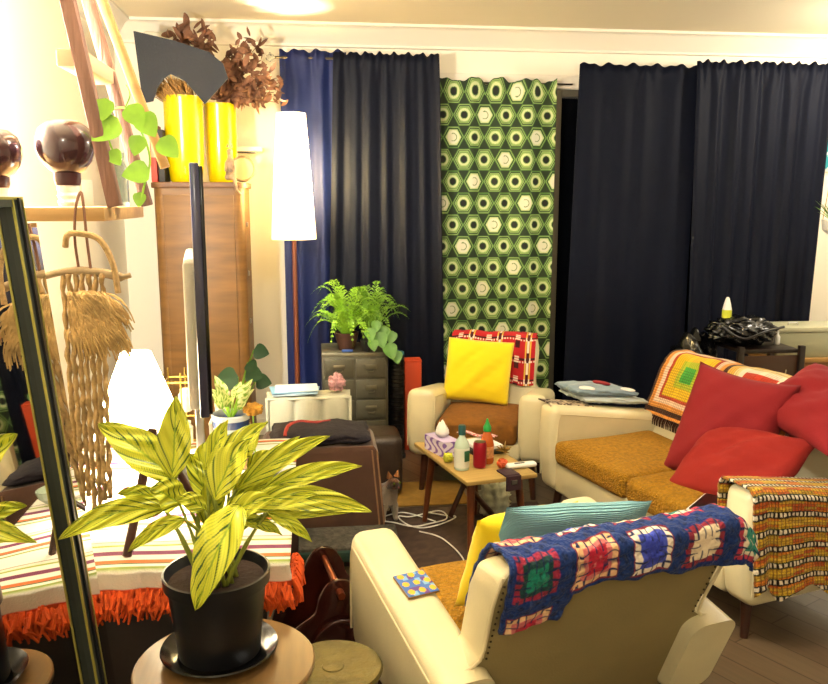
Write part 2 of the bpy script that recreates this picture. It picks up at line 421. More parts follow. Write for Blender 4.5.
# ------------------------------------------------------------------ blankets (crochet), local to the seat they lie on but objects of their own
def by_(D, z): return -D/2+.135-(z-.2)*.42
def drape_back(root, D, pts_extra=.012, front=.25, rear=.2):
    """path (s -> y,z) over the backrest, from the front side over the ridge and down the rear"""
    th = .135; g = pts_extra
    P = [(by_(D, .47)+th+g, .47), (by_(D, .62)+th+g, .62), (by_(D, .74)+th+g, .74), (by_(D, .79)+th*.8+g*.7, .80+g*.6), (by_(D, .80)+th*.45, .812+g),
         (by_(D, .79)-g*.2, .803+g*.5), (by_(D, .74)-g, .75), (by_(D, .62)-g*1.2, .62), (by_(D, .50)-g*1.2, .50), (by_(D, .36)-g*1.2, .36)]
    S_ = spline([(0, y, z) for y, z in P], 8)
    L = [0]
    for a, b in zip(S_, S_[1:]): L.append(L[-1]+(b-a).length)
    top = L[4*8]
    def f(s):   # s = distance from the ridge, positive to the rear
        d = min(max(top+s, 0), L[-1]-1e-6)
        lo_, hi = 0, len(L)-1
        while hi-lo_ > 1:
            m = (lo_+hi)//2
            if L[m] <= d: lo_ = m
            else: hi = m
        k = (d-L[lo_])/(L[hi]-L[lo_]); return S_[lo_].lerp(S_[hi], k)
    return f
def h(c): return lin(c)
navy, nv2 = h('#0a2c6a'), h('#071f4e')
SQ = [  # centre, ring, outer ring, rim
    ('#0d7a63', '#0c3a3c', '#8e1f3c', '#10256a'), ('#b01735', '#c86a6a', '#e3b98c', '#7a1c30'), ('#2b3aa8', '#3a4ab8', '#e8dccb', '#7d1f34'),
    ('#e8d6b8', '#e8d6b8', '#8a2236', '#10256a'), ('#d25a5a', '#e8c0a8', '#d24a50', '#10256a'), ('#2f8a7a', '#e6d8c0', '#b03048', '#10256a')]
SQ = [[h(c) for c in q] for q in SQ]
def granny(idx):
    def col(a, b):   # metres
        P = .165
        i = math.floor(a/P); j = math.floor(b/P); x = a/P-i-.5; y = b/P-j-.5
        q = SQ[idx(i, j)]; d = max(abs(x), abs(y)); along = (x if abs(y) > abs(x) else y)*P
        st = sin(along*2*pi/.021) 
        if d < .10: return q[0] if sin(x*40)*sin(y*40) > -.75 else q[1]
        if d < .17: return q[0] if st > -.9 else nv2
        if d < .25: return q[1] if st > -.8 else nv2
        if d < .345: return q[2] if st > -.7 else nv2
        if d < .375: return q[3]
        return navy if sin(a*150)*sin(b*150) > -.6 else nv2
    return col
seq = [0, 1, 2, 3, 5, 4]
gi = granny(lambda i, j: seq[(i+12) % 6 if j == 0 else (i+16+3*j) % 6])
fdr = drape_back(FG, .72, .014)
WID = .775
def blanket_fn(u, v):
    x = -.325+WID*u; hang = .165+.085*max(0, min(1, (.24-u)/.03))+.012*sin(u*9+1)+.008*sin(u*31)
    s0 = -.30; s = s0+(hang-s0)*v
    p = fdr(s).copy(); yy = p.y; zz = p.z
    bump = .004*sin(x*110)*sin(s*110)+.006*noise2(x*9, s*12, 2)+.006
    if zz > .78: zz += bump
    elif s > 0: yy -= bump+.004*sin(x*21)
    else: yy += bump
    over = x-(.92/2-.155+.04)
    if over > 0:      # beyond the end of the backrest the cloth droops
        ang = min(over/.10, 1)*1.05
        xo = (.92/2-.155+.04)+over*(1-.3*min(over/.13, 1)); zz -= over*over*2.5+over*.3; x = xo
        yy += over*.1
    return (x, yy, zz)
def blanket_col(u, v):
    hang = .165+.085*max(0, min(1, (.24-u)/.03)); s0 = -.30
    s = s0+(hang-s0)*v
    return gi(-.325+WID*u+.335, s-.01)
gb = grid('crochet_blanket', blanket_fn, 230, 150, M_wool, None, blanket_col, thick=.010, off=0)
gb.matrix_world = FG.matrix_world.copy(); tag(gb, 'navy crochet blanket of granny squares draped over the near armchair back', 'blanket')

# plaid throw on the far chair
def plaid(a, b):
    r = h('#a5101c'); k = h('#3a0a10'); y = h('#d0b040'); w = h('#d9cfc0')
    m = (a*100) % 17
    n = (b*100) % 13
    if 2.5 < m < 3.3 or 5.2 < m < 6.0: return y if n > 3 else w
    if 3.6 < m < 4.9: return k if n < 6 else w
    if 9 < m < 12: return w if (n < 4.5 and (b*100) % 1.5 < .9) else (k if n > 9 else r)
    if n < 1.1: return w if (a*100) % 1.6 < .8 else r
    if 1.5 < n < 2.6: return k
    return r
f2 = drape_back(FAR, .70, .012)
def thr(u, v):
    x = -.268+.525*u; ext = (.36 if u < .38 else .17)+.01*sin(u*14); s0 = -ext; s = s0+(.16-s0)*v
    p = f2(s); g = .005*noise2(x*14, s*10, 4)+.006
    return (x, p.y+(g if s < 0 else -g), p.z+(g if p.z > .78 else 0))
tw = grid('throw', thr, 150, 110, M_cloth, None, lambda u, v: plaid(.5*u, (-(.36 if u < .38 else .17)+(.16+(.36 if u < .38 else .17))*v)+1), thick=.008, off=0)
tw.matrix_world = FAR.matrix_world.copy(); tag(tw, 'red plaid throw over the back of the far armchair', 'blanket')

# striped orange crochet over the near sofa arm
def afg(a, b):
    k = h('#1c120c'); w = h('#d8cdb8'); P = .078; n = math.floor(b/P); r = (b/P-n)*P
    if r < .030:
        if r < .006 or r > .024: return h('#263016') if (n % 2) else k
        return w if (a % .020) < .0115 else k
    j = math.floor(r/.014); q = hsh(math.floor(a/.06), n, j); c = [h('#c9a12a'), h('#d6b030'), h('#b8541a'), h('#cf7a1e'), h('#b0902c')][int(q*5)]
    if (a % .016) < .0045 or ((r-.030) % .013) < .003: c = mixc(c, h('#5a300c'), .7)
    return c
SW, SD = 1.50, .80
def arm_top(y): return .612-.122*(SD/2-.015-y)/(SD+.015)
def alen(u):
    hem = .215+.035*sin(u*7.5+.5)+.02*sin(u*19)-.055*math.exp(-((u-.16)/.05)**2)
    return .13+.16+.15+.17+(.45-hem)
def afn(u, v):
    # v runs over the arm from the inner side (0) to the lower hem outside (1), u runs front to rear
    y = .395-.72*u; xi = -(SW/2-.155); xo = -SW/2; zt = arm_top(y)+.014
    hem = .215+.035*sin(u*7.5+.5)+.02*sin(u*19)-.055*math.exp(-((u-.16)/.05)**2)
    path = [(xi+.016, .47), (xi+.014, zt-.03), (xi-.004, zt), ((xi+xo)/2, zt+.003), (xo+.01, zt), (xo-.014, zt-.025), (xo-.018, .45), (xo-.024, hem)]
    ls = [0]
    for a, b in zip(path, path[1:]): ls.append(ls[-1]+math.hypot(a[0]-b[0], a[1]-b[1]))
    d = v*ls[-1]; i = 0
    while i < len(ls)-2 and ls[i+1] < d: i += 1
    k = (d-ls[i])/(ls[i+1]-ls[i]); x = path[i][0]*(1-k)+path[i+1][0]*k; z = path[i][1]*(1-k)+path[i+1][1]*k
    fold = .012*(1+sin(u*26+2*sin(u*8)))*max(0, v-.45)*2
    return (x-fold-.003*abs(sin(y*110)*sin(d*110)), y+.015*sin(v*3), z)
ab = grid('crochet_blanket', afn, 330, 260, M_wool, None, lambda u, v: afg(.72*u, v*alen(u)+.05*u+.008*sin(u*9)), thick=.010, off=0)
ab.matrix_world = SOFA.matrix_world.copy(); tag(ab, 'orange and yellow striped crochet blanket over the near sofa arm', 'blanket')

# big-square afghan on the sofa back
def bigsq(a, b):
    P = .44; i = math.floor(a/P); x = (a/P-i-.5)*P; y = ((b/P) % 1-.5)*P; d = max(abs(x), abs(y))
    gap = (sin(a*2*pi/.014) > .86) or (sin(b*2*pi/.014) > .86)
    tab_ = [(.045, '#3f9a3a'), (.075, '#a9b52a'), (.135, '#d9b31c'), (.152, '#a8381a'), (.178, '#dcc0a8'), (.206, '#d08a3a'), (.23, '#3a1d0e')]
    if i % 2: tab_ = [(.03, '#c9902a'), (.075, '#b8361c'), (.10, '#b8361c'), (.135, '#ddd2bc'), (.165, '#d9c48a'), (.206, '#d3a648'), (.23, '#3a1d0e')]
    for r, c in tab_:
        if d < r:
            c = h(c); break
    else: c = h('#3a1d0e')
    return mixc(c, (.02, .01, .005), .55) if gap else c
f3 = drape_back(SOFA, SD, .012)
def bf(u, v):
    x = .68-1.02*u; s0 = -.40; s1 = .12; s = s0+(s1-s0)*v
    p = f3(s); g = .006+.006*noise2(x*11, s*13, 1)
    z = p.z+(g if p.z > .78 else 0)
    return (x, p.y+(g if s < 0 else -g), z-.012*0)
bb = grid('crochet_blanket', bf, 300, 150, M_wool, None, lambda u, v: bigsq(1.02*u, .52*v-.03), thick=.009, off=0)
bb.matrix_world = SOFA.matrix_world.copy(); tag(bb, 'multicoloured crochet blanket of large squares over the sofa backrest', 'blanket')
fr = bmesh.new(); rnd = random.Random(3)
for k in range(46):
    u = k/46*.42; p = Vector(bf(u, 0)); q = p+Vector((rnd.uniform(-.008, .008), .015, -.05)); tube(fr, [p+Vector((0, .004, 0)), (p+q)/2+Vector((0, .008, 0)), q], [.003, .003, .002], 4)
o = obj('fringe', fr, mat('brown_wool', '#3a1d0e', .95), bb)

# ------------------------------------------------------------------ cushions
def put(o, root, loc, rot):
    o.matrix_world = root.matrix_world @ Matrix.Translation(loc) @ Matrix.Rotation(R(rot[2]), 4, 'Z') @ Matrix.Rotation(R(rot[0]), 4, 'X') @ Matrix.Rotation(R(rot[1]), 4, 'Y')
c = cushion('cushion', .50, .54, .20, M_red, seed=1, pinch=.10); put(c, SOFA, (-.15, -.04, .645), (24, -3, 14)); tag(c, 'red square pillow standing upright in the middle of the sofa', 'cushion', 'red pillows on the sofa')
c = cushion('cushion', .60, .40, .17, M_red, seed=4, wr=.014); put(c, SOFA, (-.46, -.25, .80), (58, -8, -4)); tag(c, 'red pillow lying topmost over the sofa back at the photo edge', 'cushion', 'red pillows on the sofa')
c = cushion('cushion', .52, .40, .16, mat('red_cotton_bright', '#861812', .9, bump=.12, bscale=120), seed=9, wr=.014); put(c, SOFA, (-.36, .09, .56), (52, 6, 6)); tag(c, 'orange-red pillow lying on the sofa seat behind the near arm', 'cushion', 'red pillows on the sofa')
c = cushion('cushion', .40, .38, .14, M_yel, seed=2, pinch=.03); put(c, FAR, (.055, -.10, .64), (18, -3, 0)); tag(c, 'plain yellow cushion propped on the far armchair', 'cushion')
c = cushion('cushion', .34, .34, .14, M_yel, seed=6); put(c, FG, (-.08, -.07, .635), (22, 0, 4)); tag(c, 'yellow cushion half hidden behind the turquoise crochet one', 'cushion')
M_turq = mat('turquoise_crochet', '#92d4de', .95, bump=1.0, bscale=75, bkind='Z', sheen=.2)
c = cushion('cushion', .50, .34, .13, M_turq, seed=3, pinch=.02); put(c, FG, (.05, -.125, .645), (18, 7, 0)); tag(c, 'turquoise crochet cushion leaning on the near armchair back', 'cushion')
c = cushion('cushion', .34, .34, .14, mat('white_cotton', '#d8d2c0', .9), seed=3, pinch=.12); put(c, FG, (.11, .08, .555), (25, 10, 0)); tag(c, 'off-white cushion peeking up behind the turquoise cushion', 'cushion')

# things lying on the arms
def coast(a, b):
    q = hsh(math.floor(a/.02), math.floor(b/.02)); q2 = math.hypot((a % .04)-.02, (b % .04)-.02)
    if q2 < .012: return h('#d0a42a')
    return h('#3a62a8') if q < .5 else (h('#5a3a7a') if q < .8 else h('#6fa0c8'))
cz = thing('coaster', 'square blue and yellow patterned tile lying on the near chair arm', 'coaster')
cz.matrix_world = FG.matrix_world @ Matrix.Translation((-.365, .0, .566)) @ Matrix.Rotation(R(9.4), 4, 'X') @ Matrix.Rotation(R(4), 4, 'Z') @ Matrix.Diagonal((.85, .95, 1, 1))
bx('base', (0, 0, -.004), (.115, .115, .006), mat('cork', '#8a6a3a', .8), cz, .002)
grid('tile_face', lambda u, v: (-.056+.112*u, -.056+.112*v, 0), 40, 40, M_print, cz, lambda u, v: coast(u*.112, v*.112), thick=.002)
def mat_col(a, b): return h('#b8a890') if hsh(math.floor(a/.012), math.floor(b/.012)) > .5 else h('#3c2c20')
mg = grid('arm_mat', lambda u, v: (.775-.15*v if v < .9 else .64, .36-.30*u, .0) if 0 else (.775-.13*v, .375-.27*u, arm_top(.375-.27*u)+.006-(.03*((v-.85)/.15)**2 if v > .85 else 0)), 50, 30, M_cloth, None, lambda u, v: mat_col(u*.27, v*.14), thick=.006, off=1)
mg.matrix_world = SOFA.matrix_world.copy(); tag(mg, 'speckled brown woven mat on the far sofa arm', 'mat')
M_gblue = mat('greyblue_fleece', '#6d8494', .95, bump=.3, bscale=90, sheen=.4)
gt = thing('folded_blanket', 'folded grey-blue blanket with red and white motifs on the far sofa arm', 'blanket'); gt.matrix_world = SOFA.matrix_world @ Matrix.Translation((.79, -.02, .565)) @ Matrix.Rotation(R(7), 4, 'X')
def fold(z, wx, wy, hh, sd):
    bm = bmesh.new(); box(bm, (0, 0, 0), (1, 1, 1)); bmesh.ops.subdivide_edges(bm, edges=bm.edges[:], cuts=12, use_grid_fill=True)
    for v in bm.verts:
        x, y, zz = v.co*2; k = (1-abs(x)**3*.8)*(1-abs(y)**3*.8)
        v.co = (wx/2*x*(1-.06*abs(zz)**2)+.01*noise2(y*3, zz, sd), wy/2*y*(1-.06*abs(zz)**2)+.012*noise2(x*4, zz, sd+1), z+hh/2*zz*(.35+.65*k)+.006*noise2(x*4, y*4, sd))
    return bm
b1 = obj('lower_fold', fold(.022, .26, .42, .05, 1), mat('pale_fleece', '#b9c4c4', .95, sheen=.4), gt, True); b1.location = (-.0, -.03, .0)
b2 = obj('upper_fold', fold(.062, .24, .38, .06, 3), M_gblue, gt, True); b2.location = (.0, .03, .0)
mo = bmesh.new(); bmesh.ops.create_uvsphere(mo, u_segments=16, v_segments=8, radius=1); 
for v in mo.verts: v.co = (v.co.x*.05+.008*sin(v.co.y*3), v.co.y*.045, v.co.z*.010+.098)
obj('red_motif', mo, M_red, gt, True)
for yy in (-.12, .14):
    mo = bmesh.new(); bmesh.ops.create_uvsphere(mo, u_segments=12, v_segments=6, radius=1)
    for v in mo.verts: v.co = (v.co.x*.045-.07, v.co.y*.05+yy, v.co.z*.01+.078)
    obj('white_motif', mo, M_white, gt, True)
tray = thing('tablet', 'thin black tablet with white edge lying on the sofa seat', 'tablet'); tray.matrix_world = SOFA.matrix_world @ Matrix.Translation((-.50, .33, .462)) @ Matrix.Rotation(R(30), 4, 'Z')
bx('case', (0, 0, .004), (.16, .22, .008), M_white, tray, .003); bx('screen', (0, 0, .0095), (.145, .205, .003), M_black, tray, .001)

# ------------------------------------------------------------------ rugs on the floor
def rugcol(a, b): 
    q = hsh(math.floor(a/.03), math.floor(b/.02)); return mixc(h('#2e2019'), h('#46342a'), q)
rg = grid('rug', lambda u, v: (-.15+1.35*u, 2.75+1.45*v, .008+.002*sin(u*40)), 60, 60, M_cloth, None, lambda u, v: rugcol(u*1.35, v*1.45), thick=.007)
tag(rg, 'dark brown rug under the coffee table', 'rug')
def rug2(a, b):
    if b < .10: return h('#12312a')
    if b < .22: return mixc(h('#8f8876'), h('#4f4a3e'), hsh(math.floor(a/.015), math.floor(b/.012)))
    return h('#3a2e26')
# low bench under the ottoman: woven top with green edge, dark shelf
bench = thing('low_bench', 'low dark bench with woven grey seat and green front edge', 'bench', (.13, 3.43, 0))
bx('seat', (0, 0, .17), (.44, .24, .04), mat('grey_weave', '#48443a', .95, bump=.8, bscale=90, noise=.5, nscale=45), bench, .012)
bx('front_edge', (0, -.128, .152), (.46, .03, .05), mat('green_cloth', '#0c2c20', .8), bench, .012)
for sx in (-1, 1):
    for sy in (-1, 1): bx('leg', (sx*.19, sy*.09, .075), (.04, .04, .15), M_dwood, bench, .004)
bx('stretcher', (0, -.09, .07), (.36, .02, .03), mat('olive_wood', '#5c5434', .6), bench, .003)
# suede ottoman with flared side
M_suede = mat('brown_suede', '#4a3022', .95, bump=.15, bscale=60, noise=.12, nscale=9, sheen=.15)
ot = thing('ottoman', 'brown suede flared footstool behind the striped plant', 'footstool', (.01, 3.80, 0))
bm = bmesh.new()
rings = []
for z, a, b in ((.03, .305, .20), (.20, .295, .19), (.36, .282, .18), (.505, .27, .17), (.53, .25, .155)):
    rings.append([bm.verts.new(p) for p in ((-a, -b, z), (a, -b, z), (a, b, z), (-a, b, z))])
bm.faces.new(rings[0][::-1]); bm.faces.new(rings[-1])
for a, b in zip(rings, rings[1:]):
    for i in range(4): bm.faces.new((a[i], a[(i+1) % 4], b[(i+1) % 4], b[i]))
bmesh.ops.bevel(bm, geom=[e for e in bm.edges if e.calc_face_angle(0) > R(40)], offset=.012, segments=3, profile=.5, affect='EDGES')
sharp(obj('body', bm, M_suede, ot), 50)
q = bmesh.new()
for d in (0, .022): tube(q, [(.300-d, -.202, .05), (.290-d, -.194, .2), (.276-d, -.184, .36), (.263-d, -.172, .515)], .004, 6)
obj('piping', q, mat('tan_piping', '#8a6848', .7), ot)
for sx in (-1, 1):
    for sy in (-1, 1): lo('foot', [(.018, 0), (.02, .035)], M_black, ot, (sx*.22, sy*.14, 0), 10)
dcl = thing('folded_cloth', 'dark grey folded cloth lying on the brown footstool', 'cloth', (.015, 3.80, .53))
obj('cloth_body', fold(.030, .46, .29, .085, 5), mat('charcoal_cloth', '#1a141c', .95, bump=.5, bscale=60), dcl, True)
tb('red_strap', spline([(-.16, -.12, .05), (-.15, -.02, .068), (-.10, .05, .072), (-.02, .03, .07), (.05, .06, .068)], 5), .009, mat('red_strap', '#8f2a24', .7), dcl)

# upright tufted cushion by the cabinet
def tuft():
    bm = bmesh.new(); box(bm, (0, 0, 0), (1, 1, 1)); bmesh.ops.subdivide_edges(bm, edges=bm.edges[:], cuts=35, use_grid_fill=True)
    for v in bm.verts:
        x, y, z = v.co*2
        dep = (abs(cos(x*pi*1.5))**.5)*(.55+.45*abs(cos(z*pi*1.5))**.5)
        v.co = (.22*x, (.06+.04*dep)*y if abs(y) > .99 else .06*y, .30*z)
    return bm
tc_ = thing('tufted_cushion', 'white tufted mattress cushion standing upright beside the metal cabinet', 'cushion', (-.04, 4.42, .305))
M_ecru = mat('ecru_canvas', '#b9b7a0', .9, bump=.2, bscale=120)
obj('pad', tuft(), M_ecru, tc_, True)
q = bmesh.new()
for y in (-.075, .075): tube(q, [(-.22, y, -.29), (.22, y, -.29), (.22, y, .29), (-.22, y, .29)], .014, 8, True)
obj('rolled_edge', q, M_ecru, tc_, True)
q = thing('papers', 'pale blue papers stacked on the white tufted cushion', 'papers', (-.12, 4.42, .612))
for k, (dx, rz_, c_) in enumerate([(0, 3, '#c5d6dc'), (.02, -5, '#a9c6d6'), (-.01, 8, '#7fa8c0'), (.015, 2, '#d7e2e6')]):
    bx('sheet', (dx, 0, .005+k*.007), (.23, .17, .006), mat('paper_%d' % k, c_, .7), q, .001, rot=R(rz_))
def crump(n, sx, sy, sz, sd):
    bm = bmesh.new(); bmesh.ops.create_icosphere(bm, subdivisions=4, radius=1)
    for v in bm.verts:
        k = 1+.22*noise2(v.co.x*6, v.co.y*7, sd)+.18*noise2(v.co.z*9, v.co.x*5, sd+2)
        v.co = (v.co.x*sx*k, v.co.y*sy*k, max(v.co.z*sz*k, -sz*.8))
    return bm
o = obj('crumpled_cloth', crump(0, .045, .045, .05, 3), mat('pink_print_cloth', '#b98a8c', .9, noise=.6, nscale=40), None, True, (.115, 4.42, .660)); tag(o, 'small pink crumpled cloth on the white tufted cushion', 'cloth')

# ------------------------------------------------------------------ metal card cabinet with ferns
M_olive = mat('olive_metal', '#4a4636', .45, metal=.3, noise=.15, nscale=12)
fc = thing('filing_cabinet', 'olive metal cabinet with two columns of card drawers, plants on top', 'cabinet', (.245, 5.18, 0))
bx('body', (0, 0, .36), (.41, .36, .72), M_olive, fc, .006)
bx('top_edge', (0, -.178, .705), (.41, .012, .022), mat('worn_metal', '#6a6450', .4, metal=.4), fc, .003)
for i in (-1, 1):
    for k in range(5):
        z = .62-k*.132
        d = bx('drawer', (i*.098, -.186, z), (.182, .014, .118), M_olive, fc, .004)
        bx('label_holder', (i*.098, -.195, z+.01), (.07, .006, .03), M_brass if 0 else mat('old_brass', '#77705a', .35, metal=.8), d, .002)
        tb('handle', [(i*.098-.02, -.194, z-.012), (i*.098-.015, -.207, z-.018), (i*.098+.015, -.207, z-.018), (i*.098+.02, -.194, z-.012)], .003, mat('old_brass'), d, 6)
def pot(name, prof, m, label, loc, soil=True, cat='pot', wall=.006):
    pass
def frond_leaf(bm, base, az, L, rise, droop, lw, n=16, rnd=random):
    d = Vector((cos(az), sin(az), 0)); pts = []
    for i in range(n+1):
        t = i/n; pts.append(Vector(base)+d*L*(t*.95)*(.35+.65*t if rise > .2 else 1)+Vector((0, 0, rise*sin(t*pi*.62)-droop*t*t*t)))
    tube(bm, pts, [.0022*(1-i/(n+2)) for i in range(n+1)], 4)
    for i in range(1, n+1):
        t = i/n; tan = (pts[min(i+1, n)]-pts[i-1]).normalized(); side = tan.cross(Vector((0, 0, 1))); side = side.normalized() if side.length > .01 else Vector((1, 0, 0))
        wl = lw*(sin(pi*min(t*.9+.12, 1))**.7)*rnd.uniform(.85, 1.1)
        for s in (-1, 1):
            for hh in (0, .5):
                p = pts[i]-tan*hh*L/n; tip = p+(side*s*.9+tan*.45+Vector((0, 0, rnd.uniform(-.1, .35))))*wl; wd = tan*L/n*.30
                mid = (p+tip)/2+Vector((0, 0, wl*.1))
                a, b, c_, d_ = bm.verts.new(p-wd*.5), bm.verts.new(mid+wd*.9), bm.verts.new(tip), bm.verts.new(mid-wd*.9)
                bm.faces.new((a, d_, c_, b))
fp = thing('potted_fern', 'bushy light green fern in a brown pot on the metal cabinet', 'plant', (.20, 5.12, .72))
lo('pot', [(.05, 0), (.075, .10), (.078, .11), (.07, .11), (.066, .09), (0, .09)], mat('brown_pot', '#3a2218', .5), fp)
bm = bmesh.new(); rnd = random.Random(4)
for k in range(46):
    az = rnd.uniform(0, 6.28); L = rnd.uniform(.12, .24); frond_leaf(bm, (0.02*cos(az), .02*sin(az), .09), az, L*1.15, rnd.uniform(.14, .36), rnd.uniform(.02, .20), .036, 16, rnd)
obj('fronds', bm, M_leafl, fp)
fp = thing('potted_fern', 'green fern at the right of the metal cabinet top, above the heart leaves', 'plant', (.36, 5.20, .72))
lo('pot', [(.04, 0), (.06, .09), (.062, .10), (.055, .10), (.052, .08), (0, .08)], mat('dark_green_pot', '#1c2a1c', .5), fp)
bm = bmesh.new(); rnd = random.Random(14)
for k in range(44):
    az = rnd.uniform(0, 6.28); L = rnd.uniform(.13, .25); frond_leaf(bm, (0.02*cos(az), .02*sin(az), .09), az, L*1.1, rnd.uniform(.14, .34), rnd.uniform(.0, .20), .034, 16, rnd)
obj('fronds', bm, mat('fern_green', '#6d9a28', .5, noise=.3, nscale=20), fp)
def heart(bm, base, direction, up, L, Wd, cup=.15, cols=None, n=8, colf=None, tipd=0, shape='heart', curl=0.0):
    d = Vector(direction).normalized(); upv = Vector(up); s = d.cross(upv).normalized(); nrm = s.cross(d).normalized()
    rows = []
    for i in range(n+1):
        t = i/n
        if shape == 'heart': wdt = Wd*(sin(pi*t**.62)**.8) if 0 < t < 1 else 0
        elif shape == 'lance': wdt = Wd*(sin(pi*t**.72)**.9)*(1-.15*t) if 0 < t < 1 else 0
        else: wdt = Wd*(sin(pi*t)**.7) if 0 < t < 1 else 0
        c_ = Vector(base)+d*L*t+nrm*(-curl*L*t*t)
        row = []
        for k in (-1, -.66, -.33, 0, .33, .66, 1):
            bend = Vector((0, 0, 0))
            p = c_+s*wdt*k+nrm*(abs(k)**1.5*cup*wdt)+Vector((0, 0, -tipd*L*t*t))
            row.append(bm.verts.new(p))
            if colf: cols.append(colf(t, k))
        rows.append(row)
    for a, b in zip(rows, rows[1:]):
        for k in range(6): bm.faces.new((a[k], a[k+1], b[k+1], b[k]))
hp = thing('potted_philodendron', 'broad heart-leaved green plant hanging over the cabinet corner', 'plant', (.33, 5.04, .72))
lo('pot', [(.035, 0), (.05, .07), (.045, .072), (.043, .06), (0, .06)], mat('black_pot', '#141412', .5), hp)
bm = bmesh.new(); st = bmesh.new(); rnd = random.Random(2)
for (x, y, z, L) in [(.06, -.06, .10, .11), (.12, -.07, .03, .11), (.10, -.02, .13, .10), (.15, -.03, .10, .09), (.0, -.08, .13, .09), (.02, -.09, .06, .08), (.17, -.05, -.02, .09), (.05, -.05, .17, .08)]:
    tube(st, spline([(0, 0, .06), (x*.6, y*.6, z+.06), (x, y, z+.02)], 5), .003, 5)
    heart(bm, (x, y, z+.03), (rnd.uniform(-.3, .3), -.35, -1), (0, -1, .3), L, L*.42, .15)
obj('leaves', bm, mat('heart_leaf', '#4f7d2c', .45, noise=.2, nscale=15), hp, True); obj('stems', st, M_leaf, hp, True)
o = bx('phone', (.20, 5.035, .7265), (.07, .035, .012), mat('blue_case', '#2c4a8a', .4), None, .004); tag(o, 'small blue case lying on the metal cabinet top', 'case')
# speaker tower, orange box
sp = thing('tower_speaker', 'slim black tower with teal top beside the metal cabinet', 'speaker', (.515, 5.12, 0))
lo('base', [(.06, 0), (.06, .02), (.05, .03)], M_black, sp, n=24)
pr = []
for k in range(26): pr += [(.05, .03+k*.025), (.05, .048+k*.025), (.045, .05+k*.025), (.045, .053+k*.025)]
lo('column', pr, M_black, sp, n=24)
lo('top_cap', [(.05, .68), (.05, .695), (.042, .70), (0, .70)], mat('teal', '#3f7f80', .5), sp, n=24)
ob = thing('storage_box', 'small bright orange box behind the far armchair arm', 'box', (.64, 5.30, .0))
bx('box_body', (0, 0, .30), (.11, .10, .60), mat('orange_card', '#c8441a', .6), ob, .006); bx('lid', (0, 0, .605), (.113, .103, .02), mat('orange_card'), ob, .005)

# leather trunk and cat
tr = thing('trunk', 'dark brown rounded leather trunk behind the footstool', 'trunk', (.325, 4.50, 0))
obj('body', B((0, 0, .185), (.30, .28, .35), .05, None, 5), mat('dark_leather', '#2f231b', .45, bump=.2, bscale=60, noise=.2, nscale=10), tr, True)
q = bmesh.new(); box(q, (0, -.143, .25), (.03, .008, .05), .002); obj('clasp', q, mat('old_brass'), tr)
def skin(name, V, E, Rr, m, parent=None, sub=2, loc=None):
    me = bpy.data.meshes.new(name); me.from_pydata(V, E, []); o = bpy.data.objects.new(name, me); C.objects.link(o)
    sk = o.modifiers.new('s', 'SKIN')
    for i, r in enumerate(Rr):
        r = r if isinstance(r, tuple) else (r, r); me.skin_vertices[0].data[i].radius = r; me.skin_vertices[0].data[i].use_root = (i == 0)
    sb = o.modifiers.new('b', 'SUBSURF'); sb.levels = sub; sb.render_levels = sub
    dg = bpy.context.evaluated_depsgraph_get(); nm = bpy.data.meshes.new_from_object(o.evaluated_get(dg)); nm.name = name
    bpy.data.objects.remove(o); 
    return obj(name, nm, m, parent, True, loc)
def catcol(p):
    w = h('#a89880'); o_ = h('#7a4c26'); d = h('#3f2814')
    if p.y < -.09 and p.z < .2: return w
    if p.z < .05: return w
    return o_ if sin(p.y*90+p.z*60+sin(p.x*40)) > -.2 else d
M_fur = mat('cat_fur', vcol=True, rough=1, sheen=.5, bump=.5, bscale=120)
def cat():
    V = [(0, .10, .09), (0, .0, .11), (0, -.07, .14), (0, -.11, .19), (0, -.14, .225), (0, -.175, .215), (.035, -.08, .07), (.035, -.085, .01), (-.035, -.08, .07), (-.035, -.085, .01),
         (.05, .10, .05), (.055, .07, .01), (-.05, .10, .05), (-.055, .07, .01), (0, .17, .06), (.04, .22, .03), (.09, .20, .025), (.055, .04, .012), (-.055, .04, .012), (.035, -.105, .008), (-.035, -.105, .008)]
    E = [(0, 1), (1, 2), (2, 3), (3, 4), (4, 5), (2, 6), (6, 7), (2, 8), (8, 9), (0, 10), (10, 11), (0, 12), (12, 13), (0, 14), (14, 15), (15, 16), (11, 17), (13, 18), (7, 19), (9, 20)]
    Rr = [.075, .07, .055, .036, .042, .022, .022, .013, .022, .013, .04, .018, .04, .018, .02, .014, .01, .012, .012, .012, .012]
    o = skin('cat', V, E, Rr, M_fur); setcol(o.data, [catcol(v.co) for v in o.data.vertices]); return o
ct = cat(); ct.location = (.335, 4.10, .008); ct.rotation_euler = (0, 0, R(20)); tag(ct, 'tabby cat with white chest peeking out between footstool and trunk', 'cat')
for s in (-1, 1):
    bm = bmesh.new(); bmesh.ops.create_cone(bm, segments=8, radius1=.017, radius2=.001, depth=.036, matrix=Matrix.Translation((s*.024, -.135, .272)) @ Matrix.Rotation(s*.25, 4, 'Y')); 
    e = obj('ear', bm, mat('ear_fur', '#8a5a30', 1), ct, True)
    bm = bmesh.new(); bmesh.ops.create_uvsphere(bm, u_segments=10, v_segments=8, radius=.0065, matrix=Matrix.Translation((s*.016, -.179, .235))); obj('eye', bm, mat('cat_eye', '#5a6a1c', .1), ct, True)
bm = bmesh.new(); bmesh.ops.create_uvsphere(bm, u_segments=8, v_segments=6, radius=.005, matrix=Matrix.Translation((0, -.199, .219))); obj('nose', bm, mat('cat_nose', '#a06058', .5), ct, True)

